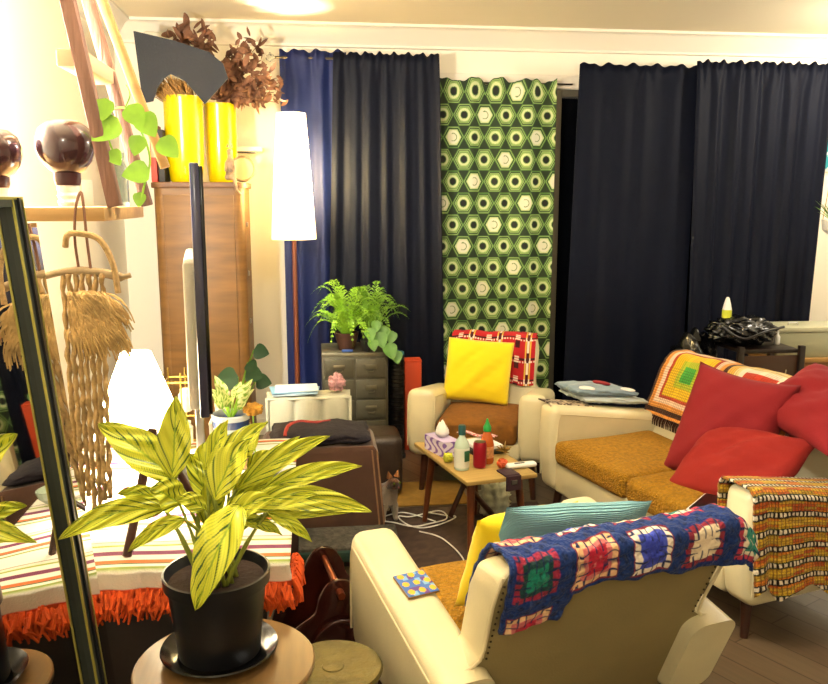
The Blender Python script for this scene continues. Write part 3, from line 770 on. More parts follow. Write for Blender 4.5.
# ------------------------------------------------------------------ coffee table
ctb = thing('coffee_table', 'small teak-topped coffee table with splayed dark legs, crowded with bottles', 'table', (.755, 3.77, .008), 15)
poly = [(-.19, -.32), (.16, -.335), (.19, .30), (-.18, .33)]
sharp(obj('tabletop', prism(poly, .392, .412, 'z', .004, 2), M_teak, ctb))
for sx in (-1, 1):
    for sy in (-1, 1):
        tb('leg', [(sx*.12, sy*.22, .395), (sx*.145, sy*.27, 0)], [.021, .013], M_rwood, ctb, 12)
q = bmesh.new(); 
for sy in (-1, 1): tube(q, [(-.155, sy*.2, .38), (.10, sy*.05, .10)] if sy < 0 else [(.13, sy*.2, .38), (-.10, sy*.05, .10)], .014, 8)
obj('brace', q, M_dwood, ctb, True)
TZ = .4225
def T(px_, py_): return ctb.matrix_world @ Vector((px_, py_, 0)) 
bpy.context.view_layer.update()
def on(px_, py_):
    v = T(px_, py_); return (v.x, v.y, TZ)
# tissue box
tb_ = thing('tissue_box', 'purple and white patterned tissue box with a tissue sticking out', 'tissue box', on(-.115, .12), 22); tb_.scale = (.82, .85, .9)
def tis(a, b): return h('#7a58a8') if (sin(a*90+3*sin(b*70)) > .35) else h('#d9cfe0')
bm = bmesh.new(); box(bm, (0, 0, .042), (.11, .22, .084)); bmesh.ops.subdivide_edges(bm, edges=bm.edges[:], cuts=30, use_grid_fill=True)
me = bpy.data.meshes.new('box_shell'); bm.to_mesh(me); bm.free(); setcol(me, [tis(v.co.x+v.co.y, v.co.z) for v in me.vertices]); obj('box_shell', me, M_print, tb_)
bx('box_top', (0, 0, .084), (.108, .218, .003), mat('lilac_card', '#b8a8cc', .6), tb_, .001)
bm = bmesh.new(); bmesh.ops.create_icosphere(bm, subdivisions=3, radius=1)
for v in bm.verts: v.co = (v.co.x*.028*(1.2-v.co.z*.6)*(1+.2*sin(v.co.y*8)), v.co.y*.035*(1.1-v.co.z*.5), .086+.045*(v.co.z+1)*(1+.12*sin(v.co.x*7)))
obj('tissue', bm, mat('tissue_white', '#e8e4dc', .9), tb_, True)
o = obj('lime', crump(0, .024, .024, .024, 1), mat('lime_skin', '#b5b82a', .5), None, True, on(-.15, -.03)); o.location.z += .02; tag(o, 'small yellow-green lime near the tissue box', 'fruit')
bt = thing('bottle', 'clear bottle with white label and green leaf print on coffee table', 'bottle', on(-.135, -.15))
lo('glass', [(.033, 0), (.035, .01), (.035, .11), (.030, .13), (.014, .155), (.013, .17)], mat('pale_green_glass', '#b8ccb8', .12, spec=.8), bt, n=24)
lo('label_band', [(.0358, .012), (.0358, .105)], mat('paper_label', '#d2d4c6', .6), bt, n=24, cap=False)
bx('leaf_print', (.018, -.0335, .07), (.028, .004, .05), mat('label_green', '#1f5a3a', .5), bt, .001, rot=R(28))
lo('cap', [(.017, .165), (.017, .205), (.014, .21), (0, .21)], mat('teal_cap', '#1f4f50', .4), bt, n=20)
cn = thing('can', 'deep red drinks can beside the clear bottle', 'can', on(-.045, -.155))
lo('can_body', [(.026, 0), (.030, .008), (.031, .014), (.031, .112), (.027, .122)], mat('red_can', '#8e1024', .3, metal=.3), cn, n=28)
lo('lid', [(.027, .1225), (.024, .119), (0, .119)], M_steel, cn, n=28); bx('pull_tab', (0, 0, .121), (.012, .022, .002), M_steel, cn, .0005)
sb = thing('sauce_bottle', 'chilli sauce bottle with green screw cap and orange contents', 'bottle', on(.015, -.11))
lo('bottle_body', [(.030, 0), (.033, .01), (.031, .05), (.033, .09), (.026, .125), (.016, .15), (.015, .155)], mat('chilli_sauce', '#b0551f', .25), sb, n=24)
lo('cap', [(.019, .155), (.019, .175), (.014, .185), (.007, .20), (.004, .215), (0, .215)], mat('green_cap', '#1a8a3a', .4), sb, n=20)
lo('label_band', [(.0335, .03), (.0325, .05), (.0338, .085)], mat('sauce_label', '#c98a54', .5, noise=.4, nscale=60), sb, n=24, cap=False)
bk = thing('tray', 'dark tray holding a white open notebook and red cloth', 'tray', on(.08, .09), 20)
bx('tray_base', (0, 0, .012), (.17, .22, .024), mat('tray_dark', '#20241f', .4), bk, .005)
nb = bx('notebook', (.115-.115, -.02, .0), (.14, .16, .018), mat('notebook_white', '#dcdad4', .7), None, .003); nb.location = bk.location+Vector((0, 0, .034)); nb.rotation_euler = (0, 0, R(20)); tag(nb, 'white notebook lying on the dark tray', 'notebook')
rc = grid('napkin', lambda u, v: (-.10+.2*u, -.03+.06*v, .006*sin(u*9)+.004*sin(v*8+u*4)), 30, 12, M_print, None, lambda u, v: h('#b8303a') if (math.floor(u*20)+math.floor(v*6)) % 2 else h('#e0c8c0'), thick=.003, loc=(bk.location.x+.0, bk.location.y+.08, TZ+.055), rot=(R(-10), 0, R(-30))); tag(rc, 'red and white checked napkin at back of the tray', 'napkin')
# crystal / air plant ornament
bm = bmesh.new(); rnd = random.Random(5)
for k in range(26):
    d = Vector((rnd.uniform(-1, 1), rnd.uniform(-1, 1), rnd.uniform(.1, 1))).normalized(); tube(bm, [Vector((0, 0, .012)), Vector((0, 0, .012))+d*rnd.uniform(.03, .055)], [.007, .002], 5)
o = obj('air_plant', bm, mat('gold_brown', '#8a6a24', .5, metal=.2), None, True, on(.155, -.02)); tag(o, 'spiky golden-brown ornament at right end of coffee table', 'ornament')
fr_ = obj('mandarin', crump(0, .024, .024, .022, 0), mat('orange_skin', '#b8481c', .5), None, True, on(.05, -.20)); fr_.location.z += .019; tag(fr_, 'small orange-red fruit between sauce bottle and white remote', 'fruit')
rm = thing('remote_control', 'white remote control on the near right corner of coffee table', 'remote control', on(.14, -.235), 10)
bx('remote_body', (-.01, 0, .012), (.15, .042, .022), M_white, rm, .010, seg=4); bx('button_pad', (-.02, -.005, .0235), (.05, .012, .002), M_black, rm, .0008)
wl = thing('strap', 'dark purple-brown strap folded over the table front edge', 'strap', (0, 0, 0))
wl.matrix_world = ctb.matrix_world.copy()
bm = bmesh.new(); box(bm, (.035, -.285, .4185), (.075, .09, .008), .003); box(bm, (.035, -.338, .385), (.075, .010, .07), .003); obj('strap_band', bm, mat('plum_leather', '#3a242c', .6), wl)
obj('buckle', B((.035, -.345, .39), (.03, .006, .02), .002), M_steel, wl)
# things under/around the table
bgm = fold(.0, .16, .12, .22, 6)
o = obj('plastic_bag', crump(0, .085, .06, .10, 8), mat('white_bag', '#bfc4b0', .5, noise=.2, nscale=25), None, True, (.92, 4.02, .10)); tag(o, 'white plastic bag on the floor under the coffee table', 'bag')
bx0 = bx('floor_surface', (.58, 4.42, .004), (.5, .38, .006), mat('tan_lit_floor', '#8c6a28', .8, noise=.15, nscale=20), None, .002); tag(bx0, 'tan strip of floor before the far armchair, lamplight put into its colour', 'mat')  # thin tan slab that paints a lit stretch of floorboards
def cable(seed, cx, cy, n, m, label, r0=.11):
    rnd = random.Random(seed); P = []
    for k in range(n): 
        a = k*.9+rnd.uniform(-.2, .2); r = r0*rnd.uniform(.6, 1.25); P.append((cx+1.35*r*cos(a)+.01*k, cy+r*sin(a)*1.0, .018+.006*(k % 3)))
    o = tb('cable', spline(P, 6), .0035, m, None, 6); tag(o, label, 'cable', 'cables on the rug'); return o
cable(1, .43, 3.98, 17, M_white, 'white power cable coiled on the dark rug left of the coffee table')
o = tb('cable', spline([(.50, 3.85, .016), (.60, 3.75, .016), (.66, 3.5, .016), (.60, 3.35, .016), (.63, 3.15, .016)], 8), .0035, M_white, None, 6); tag(o, 'white cable running from the coil towards the near armchair', 'cable', 'cables on the rug')

# ------------------------------------------------------------------ round table with the ginger plant
rt = thing('round_table', 'small round wooden side table under the striped-leaf plant', 'table', (-.242, 1.95, 0))
M_round = mat('round_top_wood', '#705430', .3, noise=.18, nscale=4, stretch=(10, 1, 1))
lo('tabletop', [(.215, .478), (.224, .482), (.226, .495), (.222, .5), (0, .5)], M_round, rt, n=64)
lo('pedestal', [(.11, 0), (.11, .015), (.03, .04), (.022, .2), (.03, .44), (.08, .478)], M_dwood, rt, n=24)
gp = thing('potted_ginger_plant', 'large plant with yellow-striped leaves in a black plastic pot', 'plant', (-.258, 1.985, .5))
lo('saucer', [(.10, 0), (.115, .004), (.145, .024), (.148, .026), (.146, .030), (.112, .010), (0, .008)], mat('black_saucer', '#0c0c0d', .18), gp, n=48)
lo('pot', [(.098, .012), (.102, .014), (.122, .20), (.132, .203), (.134, .232), (.128, .233), (.122, .215), (.118, .205), (0, .20)], mat('black_pot_satin', '#0c0e12', .32), gp, n=48)
bm = bmesh.new(); bmesh.ops.create_circle(bm, cap_ends=True, segments=32, radius=.119, matrix=Matrix.Translation((0, 0, .208))); obj('soil', bm, M_soil, gp)
gy, gg, gl = h('#d0d03c'), h('#234a10'), h('#8aa228')
def gcol(seed):
    def f(t, k):
        q = t*21-abs(k)*10
        s_ = sin(q*1.3+seed*3)+.8*sin(q*2.9+seed*5+(1 if k > 0 else 2.2))+.5*sin(t*9+k*5+seed)
        if abs(k) < .05: return gl
        if s_ > 1.45: return gg
        if s_ > 1.0: return mixc(gg, gl, .55)
        return gy if sin(q*4.1+seed) > -.6 else mixc(gy, gl, .6)
    return f
import mathutils
cv = Matrix.Rotation(R(-7), 3, 'Z')
def gleaf(bm, cols, st, P0, base, tip, Wd, nrm, bend, seed):
    """leaf from base to tip (metres, relative to the pot), bend = sideways arch vector, nrm = face normal"""
    base = Vector(base); tip = Vector(tip); mid = (base+tip)/2+Vector(bend)
    n = 84; f = gcol(seed); Wd *= 1.22; rows = []; nr = Vector(nrm).normalized()
    K = [-1+.05*i for i in range(0, 41)]
    for i in range(n+1):
        t = i/n; c_ = base*(1-t)**2+mid*2*t*(1-t)+tip*t*t; d = (mid-base)*(1-t)+(tip-mid)*t
        s = d.cross(nr).normalized(); nn = s.cross(d).normalized()
        wdt = Wd*(max(sin(pi*t**.80), 0)**.75)*(1-.12*t)
        row = []
        for k in K:
            row.append(bm.verts.new(c_+s*wdt*k+nn*(abs(k)*wdt*.30+.0025*sin(k*9+t*20)+.003*sin(t*14+k*2)))); cols.append(f(t, k))
        rows.append(row)
    for a, b in zip(rows, rows[1:]):
        for k in range(len(K)-1): bm.faces.new((a[k], a[k+1], b[k+1], b[k]))
    tube(st, bez(P0, ((Vector(P0)+base)/2+Vector((0, 0, .03))), base, 8), [.006]*5+[.004]*4, 6)
# pixel reading of the photograph turned into places around the pot (x right, y away, z up), one row per leaf
def L_(px, py, dy):   # point seen at (px,py) whose distance is pot + dy, in pot coordinates
    yy = 1.985+dy; F = 820.; P = math.atan(142/820.); Yw = R(7)
    fw = Vector((sin(Yw)*cos(P), cos(Yw)*cos(P), -sin(P))); rt_ = Vector((cos(Yw), -sin(Yw), 0)); up = rt_.cross(fw)
    d = fw*F+rt_*(px-414)-up*(py-342); tt = yy/d.y; q = d*tt+Vector((0, 0, 1.65)); return q-Vector((-.258, 1.985, .5))
LV = [  # base px,py,dy | tip px,py,dy | half width | bend
    ((176, 480, .02), (98, 424, .03), .042, (0, 0, .02)), ((172, 478, .0), (176, 396, .04), .036, (.005, 0, .0)),
    ((165, 510, -.05), (58, 540, -.16), .026, (0, -.02, .06)), ((185, 520, -.08), (128, 552, -.12), .018, (0, 0, .03)),
    ((240, 505, -.08), (196, 610, -.17), .046, (.0, -.05, .05)), ((208, 480, .0), (268, 422, .03), .030, (-.01, 0, .02)),
    ((205, 470, .02), (228, 420, .05), .022, (0, 0, .01)), ((236, 490, .0), (330, 436, .02), .024, (-.01, 0, .03)),
    ((246, 480, .03), (300, 436, .04), .016, (0, 0, .01)), ((262, 490, .0), (362, 466, .0), .022, (0, 0, .025)),
    ((250, 500, -.02), (372, 512, -.06), .028, (0, 0, .04)), ((262, 515, -.03), (352, 512, -.05), .018, (0, 0, .02)),
    ((268, 512, -.04), (312, 542, -.08), .016, (0, 0, .02)), ((230, 460, .06), (260, 430, .08), .030, (0, 0, .01)),
    ((215, 500, -.05), (250, 440, -.01), .036, (-.01, 0, .03)), ((180, 505, -.03), (150, 490, -.08), .034, (0, 0, .02)),
    ((205, 510, -.06), (176, 500, -.09), .020, (0, 0, .02)), ((240, 520, -.02), (282, 535, -.05), .016, (0, 0, .02)),
    ((200, 470, .05), (214, 440, .07), .024, (0, 0, .01)), ((255, 500, .05), (310, 480, .08), .026, (0, 0, .02)),
    ((225, 520, -.07), (275, 500, -.1), .026, (0, 0, .03)), ((160, 500, .04), (118, 494, .05), .018, (0, 0, .02)),
    ((225, 478, .04), (246, 426, .06), .024, (0, 0, .01)), ((232, 500, .03), (292, 452, .05), .026, (0, 0, .02)), ((212, 505, .02), (186, 452, .05), .024, (0, 0, .01)),
    ((238, 512, -.05), (318, 494, -.09), .024, (0, 0, .03)), ((205, 525, .02), (222, 470, .0), .028, (0, 0, .02)), ((248, 470, .05), (274, 452, .07), .02, (0, 0, .01))]
bm = bmesh.new(); st = bmesh.new(); cols = []
rnd = random.Random(1)
for i, (b, t_, w_, bd) in enumerate(LV):
    a = rnd.uniform(0, 6.28); gleaf(bm, cols, st, (.05*cos(a), .05*sin(a), .205), L_(*b), L_(*t_), w_, (rnd.uniform(-.3, .3), -.9, rnd.uniform(.3, .8)), bd, i+1)
me = bpy.data.meshes.new('leaves'); bm.to_mesh(me); bm.free(); setcol(me, cols); lf = obj('leaves', me, M_leafv, gp, True)
obj('stems', st, mat('ginger_stem', '#8f9a3a', .5), gp, True)

# metal-topped drum stool
ds = thing('drum_stool', 'low round stool with embossed old-gold top between table and armchair', 'stool', (.03, 2.03, 0))
lo('seat_top', [(.12, .40), (.133, .405), (.135, .412), (.130, .42), (.11, .4205), (.105, .418), (.03, .418), (.028, .4205), (0, .4205)], mat('old_gold', '#5c5228', .45, metal=.5, bump=.7, bscale=28, noise=.3, nscale=14), ds, n=48)
lo('drum_body', [(.105, 0), (.12, .05), (.115, .22), (.122, .40)], M_dwood, ds, n=32)
# magazine rack, mahogany with curved ends
mr_ = thing('magazine_rack', 'dark mahogany rack with scrolled ends and copper handle', 'magazine rack', (.04, 2.78, 0), 10)
out = spline([(-.20, 0, .0), (-.20, 0, .10), (-.16, 0, .20), (-.09, 0, .25), (-.07, 0, .31), (-.04, 0, .355), (.0, 0, .37), (.04, 0, .355), (.07, 0, .31), (.09, 0, .25), (.16, 0, .20), (.20, 0, .10), (.20, 0, 0)], 5)
for yy in (-.15, .13): sharp(obj('end_panel', prism([(p.x, p.z) for p in out], yy, yy+.018, 'y', .003, 2), mat('mahogany', '#34120c', .25, coat=.3), mr_))
tb('handle', [(0, -.19, .33), (0, .15, .33)], [.013, .011], mat('copper', '#8a4426', .3, metal=.7), mr_, 12)
tb('hoop', [(.10*cos(a), -.17, .12+.11*sin(a)) for a in [i*pi/14 for i in range(15)]], .007, mat('mahogany'), mr_, 8)
bx('base_panel', (0, 0, .04), (.36, .28, .015), mat('mahogany'), mr_, .003)

# ------------------------------------------------------------------ the long table along the left wall with its striped blanket
tw_ = thing('sideboard_table', 'long dark table against the left wall under a striped blanket', 'table', (-.62, 2.925, 0))
bx('tabletop', (-.03, 0, .575), (1.02, 1.25, .04), M_dwood, tw_, .004)
bx('front_panel', (-.03, -.585, .29), (.98, .03, .54), mat('near_black_wood', '#1a100c', .5), tw_, .003)
for sx in (-1, 1):
    bx('leg', (-.03+sx*.47, .57, .28), (.05, .05, .56), M_dwood, tw_, .004)
STR = [('#d8d2c4', .05), ('#7a8a3a', .012), ('#d8d2c4', .018), ('#3a5a3a', .010), ('#c8602a', .02), ('#d8d2c4', .035), ('#6a2a4a', .03), ('#d8d2c4', .03), ('#8a9a3a', .014), ('#c9c2b0', .02), ('#2a2a2a', .006), ('#d8d2c4', .05)]
def stripes(b):
    if b < .035: return h('#c8481a')
    b = (b-.035) % sum(s for _, s in STR)
    for c_, s in reversed(STR[::-1]):
        if b < s: return h(c_)
        b -= s
    return h('#d8d2c4')
def sbl(u, v):   # v 0 = hem hanging at the near side, 1 = far
    x = -1.13+1.045*u; d = v*1.345
    hang = .085
    if d < hang: return (x+.004*sin(v*60), 2.285-.010-.004*sin(u*60), .603-(hang-d))
    y = 2.285+(d-hang)
    return (x, y, .604+.0025*sin(u*17+y*5)+.002)
bl = thing('striped_blanket', 'striped cream and orange blanket with red-orange fringe on the long table', 'blanket')
grid('blanket_cloth', sbl, 90, 320, M_cloth, bl, lambda u, v: stripes(v*1.345), thick=.005, off=0)
fr = bmesh.new(); rnd = random.Random(8)
for k in range(430):
    u = k/430; x = -1.13+1.045*u+rnd.uniform(-.004, .004); L = rnd.uniform(.045, .075); y = 2.262-rnd.uniform(0, .03); z = .53+rnd.uniform(0, .03)
    tube(fr, [(x, y+.008, z), (x+rnd.uniform(-.012, .012), y-rnd.uniform(0, .012), z-L*.5), (x+rnd.uniform(-.02, .02), y-rnd.uniform(-.004, .01), z-L)], [.005, .006, .0035], 5)
for k in range(60):   # the side end by the plant
    y = 2.27+k*.003; z = .56; L = rnd.uniform(.05, .10); x = -.083+rnd.uniform(0, .02)
    tube(fr, [(x-.004, y, z), (x+.01, y, z-L*.5), (x+rnd.uniform(0, .02), y, z-L)], [.005, .007, .004], 5)
obj('fringe', fr, mat('orange_fringe', '#c84c12', .95, noise=.2, nscale=40), bl)
TT = .611

# table lamp
tl = thing('table_lamp', 'glowing white cone-shaded table lamp on the long table', 'lamp', (-.64, 3.0, TT))
lo('lamp_base', [(.055, 0), (.06, .01), (.045, .03), (.02, .05), (.012, .09), (.012, .24)], mat('lamp_ceramic', '#d9d2c4', .3), tl, n=28)
def shade_mat(name, col, em, st):
    m = bpy.data.materials.new(name); m.use_nodes = True; N = m.node_tree.nodes; L = m.node_tree.links; N.remove(N['Principled BSDF'])
    o_ = N['Material Output']; a = N.new('ShaderNodeBsdfTranslucent'); b = N.new('ShaderNodeBsdfDiffuse'); e = N.new('ShaderNodeEmission')
    a.inputs[0].default_value = lin(col); b.inputs[0].default_value = lin(col); e.inputs[0].default_value = lin(em); e.inputs[1].default_value = st
    x = N.new('ShaderNodeMixShader'); y = N.new('ShaderNodeAddShader'); x.inputs[0].default_value = .25; L.new(a.outputs[0], x.inputs[1]); L.new(b.outputs[0], x.inputs[2])
    L.new(x.outputs[0], y.inputs[0]); L.new(e.outputs[0], y.inputs[1]); L.new(y.outputs[0], o_.inputs[0]); return m
M_shade = shade_mat('lamp_shade_lit', '#f8eed8', '#ffe8c4', 1.5)
sh = lo('lamp_shade', [(.165, .20), (.052, .50)], M_shade, tl, n=40, cap=False)
bm = bmesh.new(); bmesh.ops.create_uvsphere(bm, u_segments=16, v_segments=10, radius=.03, matrix=Matrix.Translation((0, 0, .28))); obj('bulb', bm, mat('bulb_lit', '#fff2d8', .5, emit='#ffe0b0', estr=20), tl, True)

# television on an easel stand
tv = thing('television', 'flat television seen edge-on, standing on the long table', 'television', (-.352, 2.70, 0), 7.6)
bx('screen', (.006, .45, 1.355), (.012, .95, .80), mat('tv_glass', '#07080c', .12), tv, .004)
bx('bezel', (-.014, .45, 1.355), (.03, .96, .82), mat('tv_bezel', '#26263a', .25, coat=.4), tv, .006)
bx('rear_housing', (-.045, .46, 1.20), (.04, .80, .50), mat('tv_back', '#b9b5a6', .45), tv, .012)
q = bmesh.new(); box(q, (-.035, .35, .78), (.03, .05, .30), .004); box(q, (-.035, .55, .78), (.03, .05, .30), .004); obj('stand_post', q, M_steel, tv)
box(q := bmesh.new(), (-.035, .45, TT+.010), (.20, .36, .018), .004); obj('stand_base', q, M_black, tv)
es = thing('easel_stand', 'small dark wooden easel on the blanket behind the leaves', 'easel', (-.52, 2.42, TT))
tb('front_leg', [(-.045, -.05, 0), (.03, .05, .36)], .014, M_dwood, es, 8); tb('rear_leg', [(.19, .10, 0), (.035, .06, .34)], .012, M_dwood, es, 8); tb('crossbar', [(-.02, .0, .11), (.10, .09, .17)], .008, M_dwood, es, 8)

# small potted plants on the table
bp_ = thing('potted_plant', 'variegated seedling plant in a blue and white glazed pot', 'plant', (-.335, 3.20, TT+.045))
bp_bx = bx('wooden_block', (-.335, 3.20, TT+.0215), (.13, .13, .043), M_pine, None, .003); tag(bp_bx, 'flat wooden block under the blue and white pot', 'block')
def potcol(z): 
    return h('#243a6e') if .115 < z < .145 or .06 < z < .09 else (h('#6f9cc0') if z < .06 or .09 < z < .10 else h('#c6d2d8'))
prof_ = [(.055, 0), (.062, .02), (.07, .08), (.074, .15), (.076, .165), (.070, .168), (.066, .14), (0, .14)]
pr2 = [(.055, 0)]
for k in range(1, 56): 
    z = .165*k/55; pr2.append((.055+.021*(z/.165)**.7, z))
pr2 += [(.070, .168), (.066, .14), (0, .14)]
b_ = lathe(pr2, 40); me = bpy.data.meshes.new('pot'); b_.to_mesh(me); b_.free(); setcol(me, [potcol(v.co.z) for v in me.vertices]); obj('pot', me, mat('glazed_pot', vcol=True, rough=.12, coat=.5), bp_, True)
bm = bmesh.new(); cols = []; st = bmesh.new(); rnd = random.Random(6)
def vcolf(t, k):
    q = hsh(math.floor(t*9), math.floor(k*4), 3); return h('#dfe0a0') if q > .45 else h('#6f9a20')
for k in range(15):
    az = rnd.uniform(0, 6.28); L = rnd.uniform(.07, .11); b_ = Vector((.03*cos(az), .03*sin(az), .17+rnd.uniform(0, .06)))
    heart(bm, b_, (cos(az)*.8, sin(az)*.8, rnd.uniform(.3, 1.4)), (-cos(az)*.6, -.8, .6), L, L*.24, .25, cols, 12, vcolf, shape='lance'); tube(st, [(0, 0, .14), b_], .003, 5)
me = bpy.data.meshes.new('leaves'); bm.to_mesh(me); bm.free(); setcol(me, cols); obj('leaves', me, M_leafv, bp_, True); obj('stems', st, M_leafl, bp_)
wc = thing('patterned_cup', 'white cup with tiny floral print behind the blue and white pot', 'cup', (-.385, 3.36, .75))
# a small plant pot riser: stack of two books
rs = thing('book_stack_box', 'pale box under the floral cup on the long table', 'box', (-.385, 3.36, TT)); bx('box_body', (0, 0, .068), (.10, .10, .134), mat('pale_card', '#c8c0a8', .7), rs, .004); bx('lid', (0, 0, .138), (.104, .104, .012), mat('pale_card'), rs, .003)
wc.location.z = TT+.145
lo('cup_body', [(.026, 0), (.034, .115), (.032, .115), (.025, .006), (0, .006)], mat('floral_cup', '#ded4c0', .35, noise=.5, nscale=110), wc, n=28)
rose = obj('dried_flower', crump(0, .035, .035, .025, 12), mat('dried_orange_flower', '#b5822c', .9, noise=.3, nscale=30), None, True, (-.245, 3.16, .845)); 
tag(rose, 'dried yellow-orange flower head on a stem right of the blue pot', 'flower'); 
tb('stem', [(0, 0, -.02), (.0, .005, -.10), (.005, .0, -.232)], .003, M_leafl, rose, 6)
gj = thing('glass_bowl', 'low clear cut-glass bowl beside the blue pot', 'bowl', (-.19, 3.05, TT)); lo('bowl_body', [(.035, 0), (.06, .03), (.066, .06), (.062, .06), (.055, .032), (0, .008)], mat('green_grey_glass', '#a8b8a8', .1, spec=.8), gj, n=16, ang=10)
# dark round-leaf plant behind
dp = thing('rubber_plant', 'plant with dark round leaves in front of the wooden cabinet', 'plant', (-.34, 3.45, TT))
lo('pot', [(.045, 0), (.06, .10), (.055, .10), (.05, .08), (0, .08)], mat('grey_pot', '#6d6a60', .6), dp)
bm = bmesh.new(); st = bmesh.new()
for (x, y, z, L, dx) in [(.02, -.03, .31, .10, -.9), (.05, -.03, .33, .08, .6), (.085, -.02, .42, .07, .7), (.06, -.03, .37, .06, .2), (.09, -.02, .29, .07, .9)]:
    tube(st, spline([(0, 0, .08), (x*.5, y, z*.7), (x, y, z)], 5), .003, 5); heart(bm, (x, y, z), (dx, -.2, -.15), (0, -1, .4), L, L*.5, .1)
obj('leaves', bm, M_leafd, dp, True); obj('stems', st, M_leaf, dp)
# wire rack with jars behind the tv
wr_ = thing('wire_rack', 'small wire rack with white jar lids behind the television', 'rack', (-.56, 3.44, TT))
q = bmesh.new()
for z in (.02, .16, .30):
    tube(q, [(-.06, -.06, z), (.08, -.06, z), (.08, .06, z), (-.06, .06, z)], .004, 6, True)
for x in (-.06, .01, .08):
    for y in (-.06, .06): tube(q, [(x, y, 0), (x, y, .34)], .004, 6)
obj('frame', q, M_brass, wr_)
for z in (.026, .166): lo('jar', [(.025, 0), (.028, .07), (.02, .08), (.02, .095), (0, .095)], mat('jar_cream', '#cfc6ae', .4), wr_, (.015, 0, z), 20)

# ------------------------------------------------------------------ tall wooden cabinet, left corner, and things on it
cb = thing('tall_cabinet', 'tall bow-fronted veneered wooden cabinet in the left corner', 'cabinet', (-.668, 5.28, 0))
M_edge = mat('cabinet_edge', '#5e3d20', .5)
def bow(w, d, c, n=8):
    P = [(-w/2, d/2), (-w/2, -d/2+c)]
    P += [(-w/2+c-c*cos(a), -d/2+c-c*sin(a)) for a in [i*pi/2/n for i in range(1, n+1)]]
    P += [(w/2-c+c*sin(a), -d/2+c-c*cos(a)) for a in [i*pi/2/n for i in range(0, n+1)]]
    P += [(w/2, d/2)]; return P
sharp(obj('body', prism(bow(.53, .42, .06), .08, 1.72, 'z'), M_ply, cb), 40)
sharp(obj('top_board', prism(bow(.56, .45, .07), 1.72, 1.755, 'z', .006, 2), M_edge, cb), 40)
sharp(obj('plinth', prism(bow(.50, .40, .06), 0, .08, 'z'), M_edge, cb), 40)
bx('door_panel', (0, -.214, .92), (.41, .014, 1.52), M_ply, cb, .004)
for z in (.6, .9, 1.2, 1.5): bx('hinge', (.268, -.08, z), (.012, .03, .03), M_steel, cb, .003)
M_yv = mat('yellow_ceramic', '#ccb405', .18, coat=.4)
TOPZ = 1.755
def vase(x, y, r, hh, label):
    t = thing('vase', label, 'vase', (x, y, TOPZ), 0)
    lo('vase_body', [(r*.72, 0), (r*.82, .012), (r*.94, hh*.25), (r*1.0, hh*.6), (r, hh*.93), (r*1.03, hh*.97), (r*1.03, hh), (r*.93, hh), (r*.9, hh*.8), (0, hh*.7)], M_yv, t, n=40)
    return t
v1 = vase(-.75, 5.19, .115, .50, 'glossy yellow vase filled with straw, left one on the tall cabinet')
v2 = vase(-.555, 5.36, .10, .48, 'glossy yellow vase of dried brown leaves, right one on the cabinet')
M_dry = mat('dried_leaf', '#75503a', .9, noise=.35, nscale=18)
M_straw = mat('straw', '#9c7440', .95, noise=.25, nscale=30)
bm = bmesh.new(); rnd = random.Random(21)
def drylf(bm, p, d, L, rnd):
    d = Vector(d).normalized(); s = d.cross(Vector((rnd.uniform(-1, 1), rnd.uniform(-1, 1), rnd.uniform(-1, 1)))).normalized(); n_ = s.cross(d)
    rows = []
    for i in range(5):
        t = i/4; wd = L*.28*sin(pi*min(t*.85+.1, 1)); c_ = p+d*L*t+n_*L*.35*t*t
        rows.append([bm.verts.new(c_-s*wd+n_*wd*.5), bm.verts.new(c_), bm.verts.new(c_+s*wd+n_*wd*.6)])
    for a, b in zip(rows, rows[1:]):
        for k in range(2): bm.faces.new((a[k], a[k+1], b[k+1], b[k]))
stq = bmesh.new()
for k in range(46):
    az = rnd.uniform(-1.2, 1.0); el = rnd.uniform(.0, 1.35); L = rnd.uniform(.16, .46)
    d = Vector((cos(el)*cos(az), cos(el)*sin(az)*.5-.15, sin(el))).normalized(); P0 = Vector((0, 0, .44)); pts = bez(P0, P0+Vector((0, 0, .10)), P0+Vector((0, 0, .03))+d*L, 8)
    tube(stq, pts, .0025, 4)
    for j in range(3, 9):
        for _ in range(4 if j > 4 else 2): drylf(bm, pts[j]+Vector([rnd.uniform(-.02, .02) for _ in range(3)]), [rnd.uniform(-1, 1) for _ in range(3)], rnd.uniform(.035, .07), rnd)
bo = thing('dried_bouquet', 'bunch of dried brown eucalyptus leaves in the right yellow vase', 'dried plant', (-.555, 5.36, TOPZ))
obj('leaves', bm, M_dry, bo, True); obj('stems', stq, M_dry, bo)
# black felt hood tipped over the left vase with straw
bh = thing('straw_bundle', 'straw whisk sticking out of the left yellow vase', 'dried plant', (-.75, 5.19, TOPZ))
bm = bmesh.new(); rnd = random.Random(9)
for k in range(240):
    a = rnd.uniform(0, 6.28); r = .08*rnd.random()**.5; p = Vector((r*cos(a), r*sin(a), .40)); e = Vector((r*cos(a)*1.5-.07+rnd.uniform(-.04, .04), r*sin(a)*1.4-.06, .49+rnd.uniform(.02, .12)))
    tube(bm, bez(p, p+Vector((0, 0, .07)), e, 4), .0035, 4)
obj('straw', bm, M_straw, bh)
bm = bmesh.new(); rnd = random.Random(31)
for k in range(90):
    p = Vector((rnd.uniform(-.10, .16), rnd.uniform(.06, .14), rnd.uniform(.68, .92))); drylf(bm, p, [rnd.uniform(-1, 1) for _ in range(3)], rnd.uniform(.05, .10), rnd)
tube(bm, [(.02, .05, .42), (.08, .09, .85)], .004, 5); tube(bm, [(.0, .05, .42), (.02, .09, .8)], .004, 5)
obj('dried_leaves', bm, M_dry, bh, True)
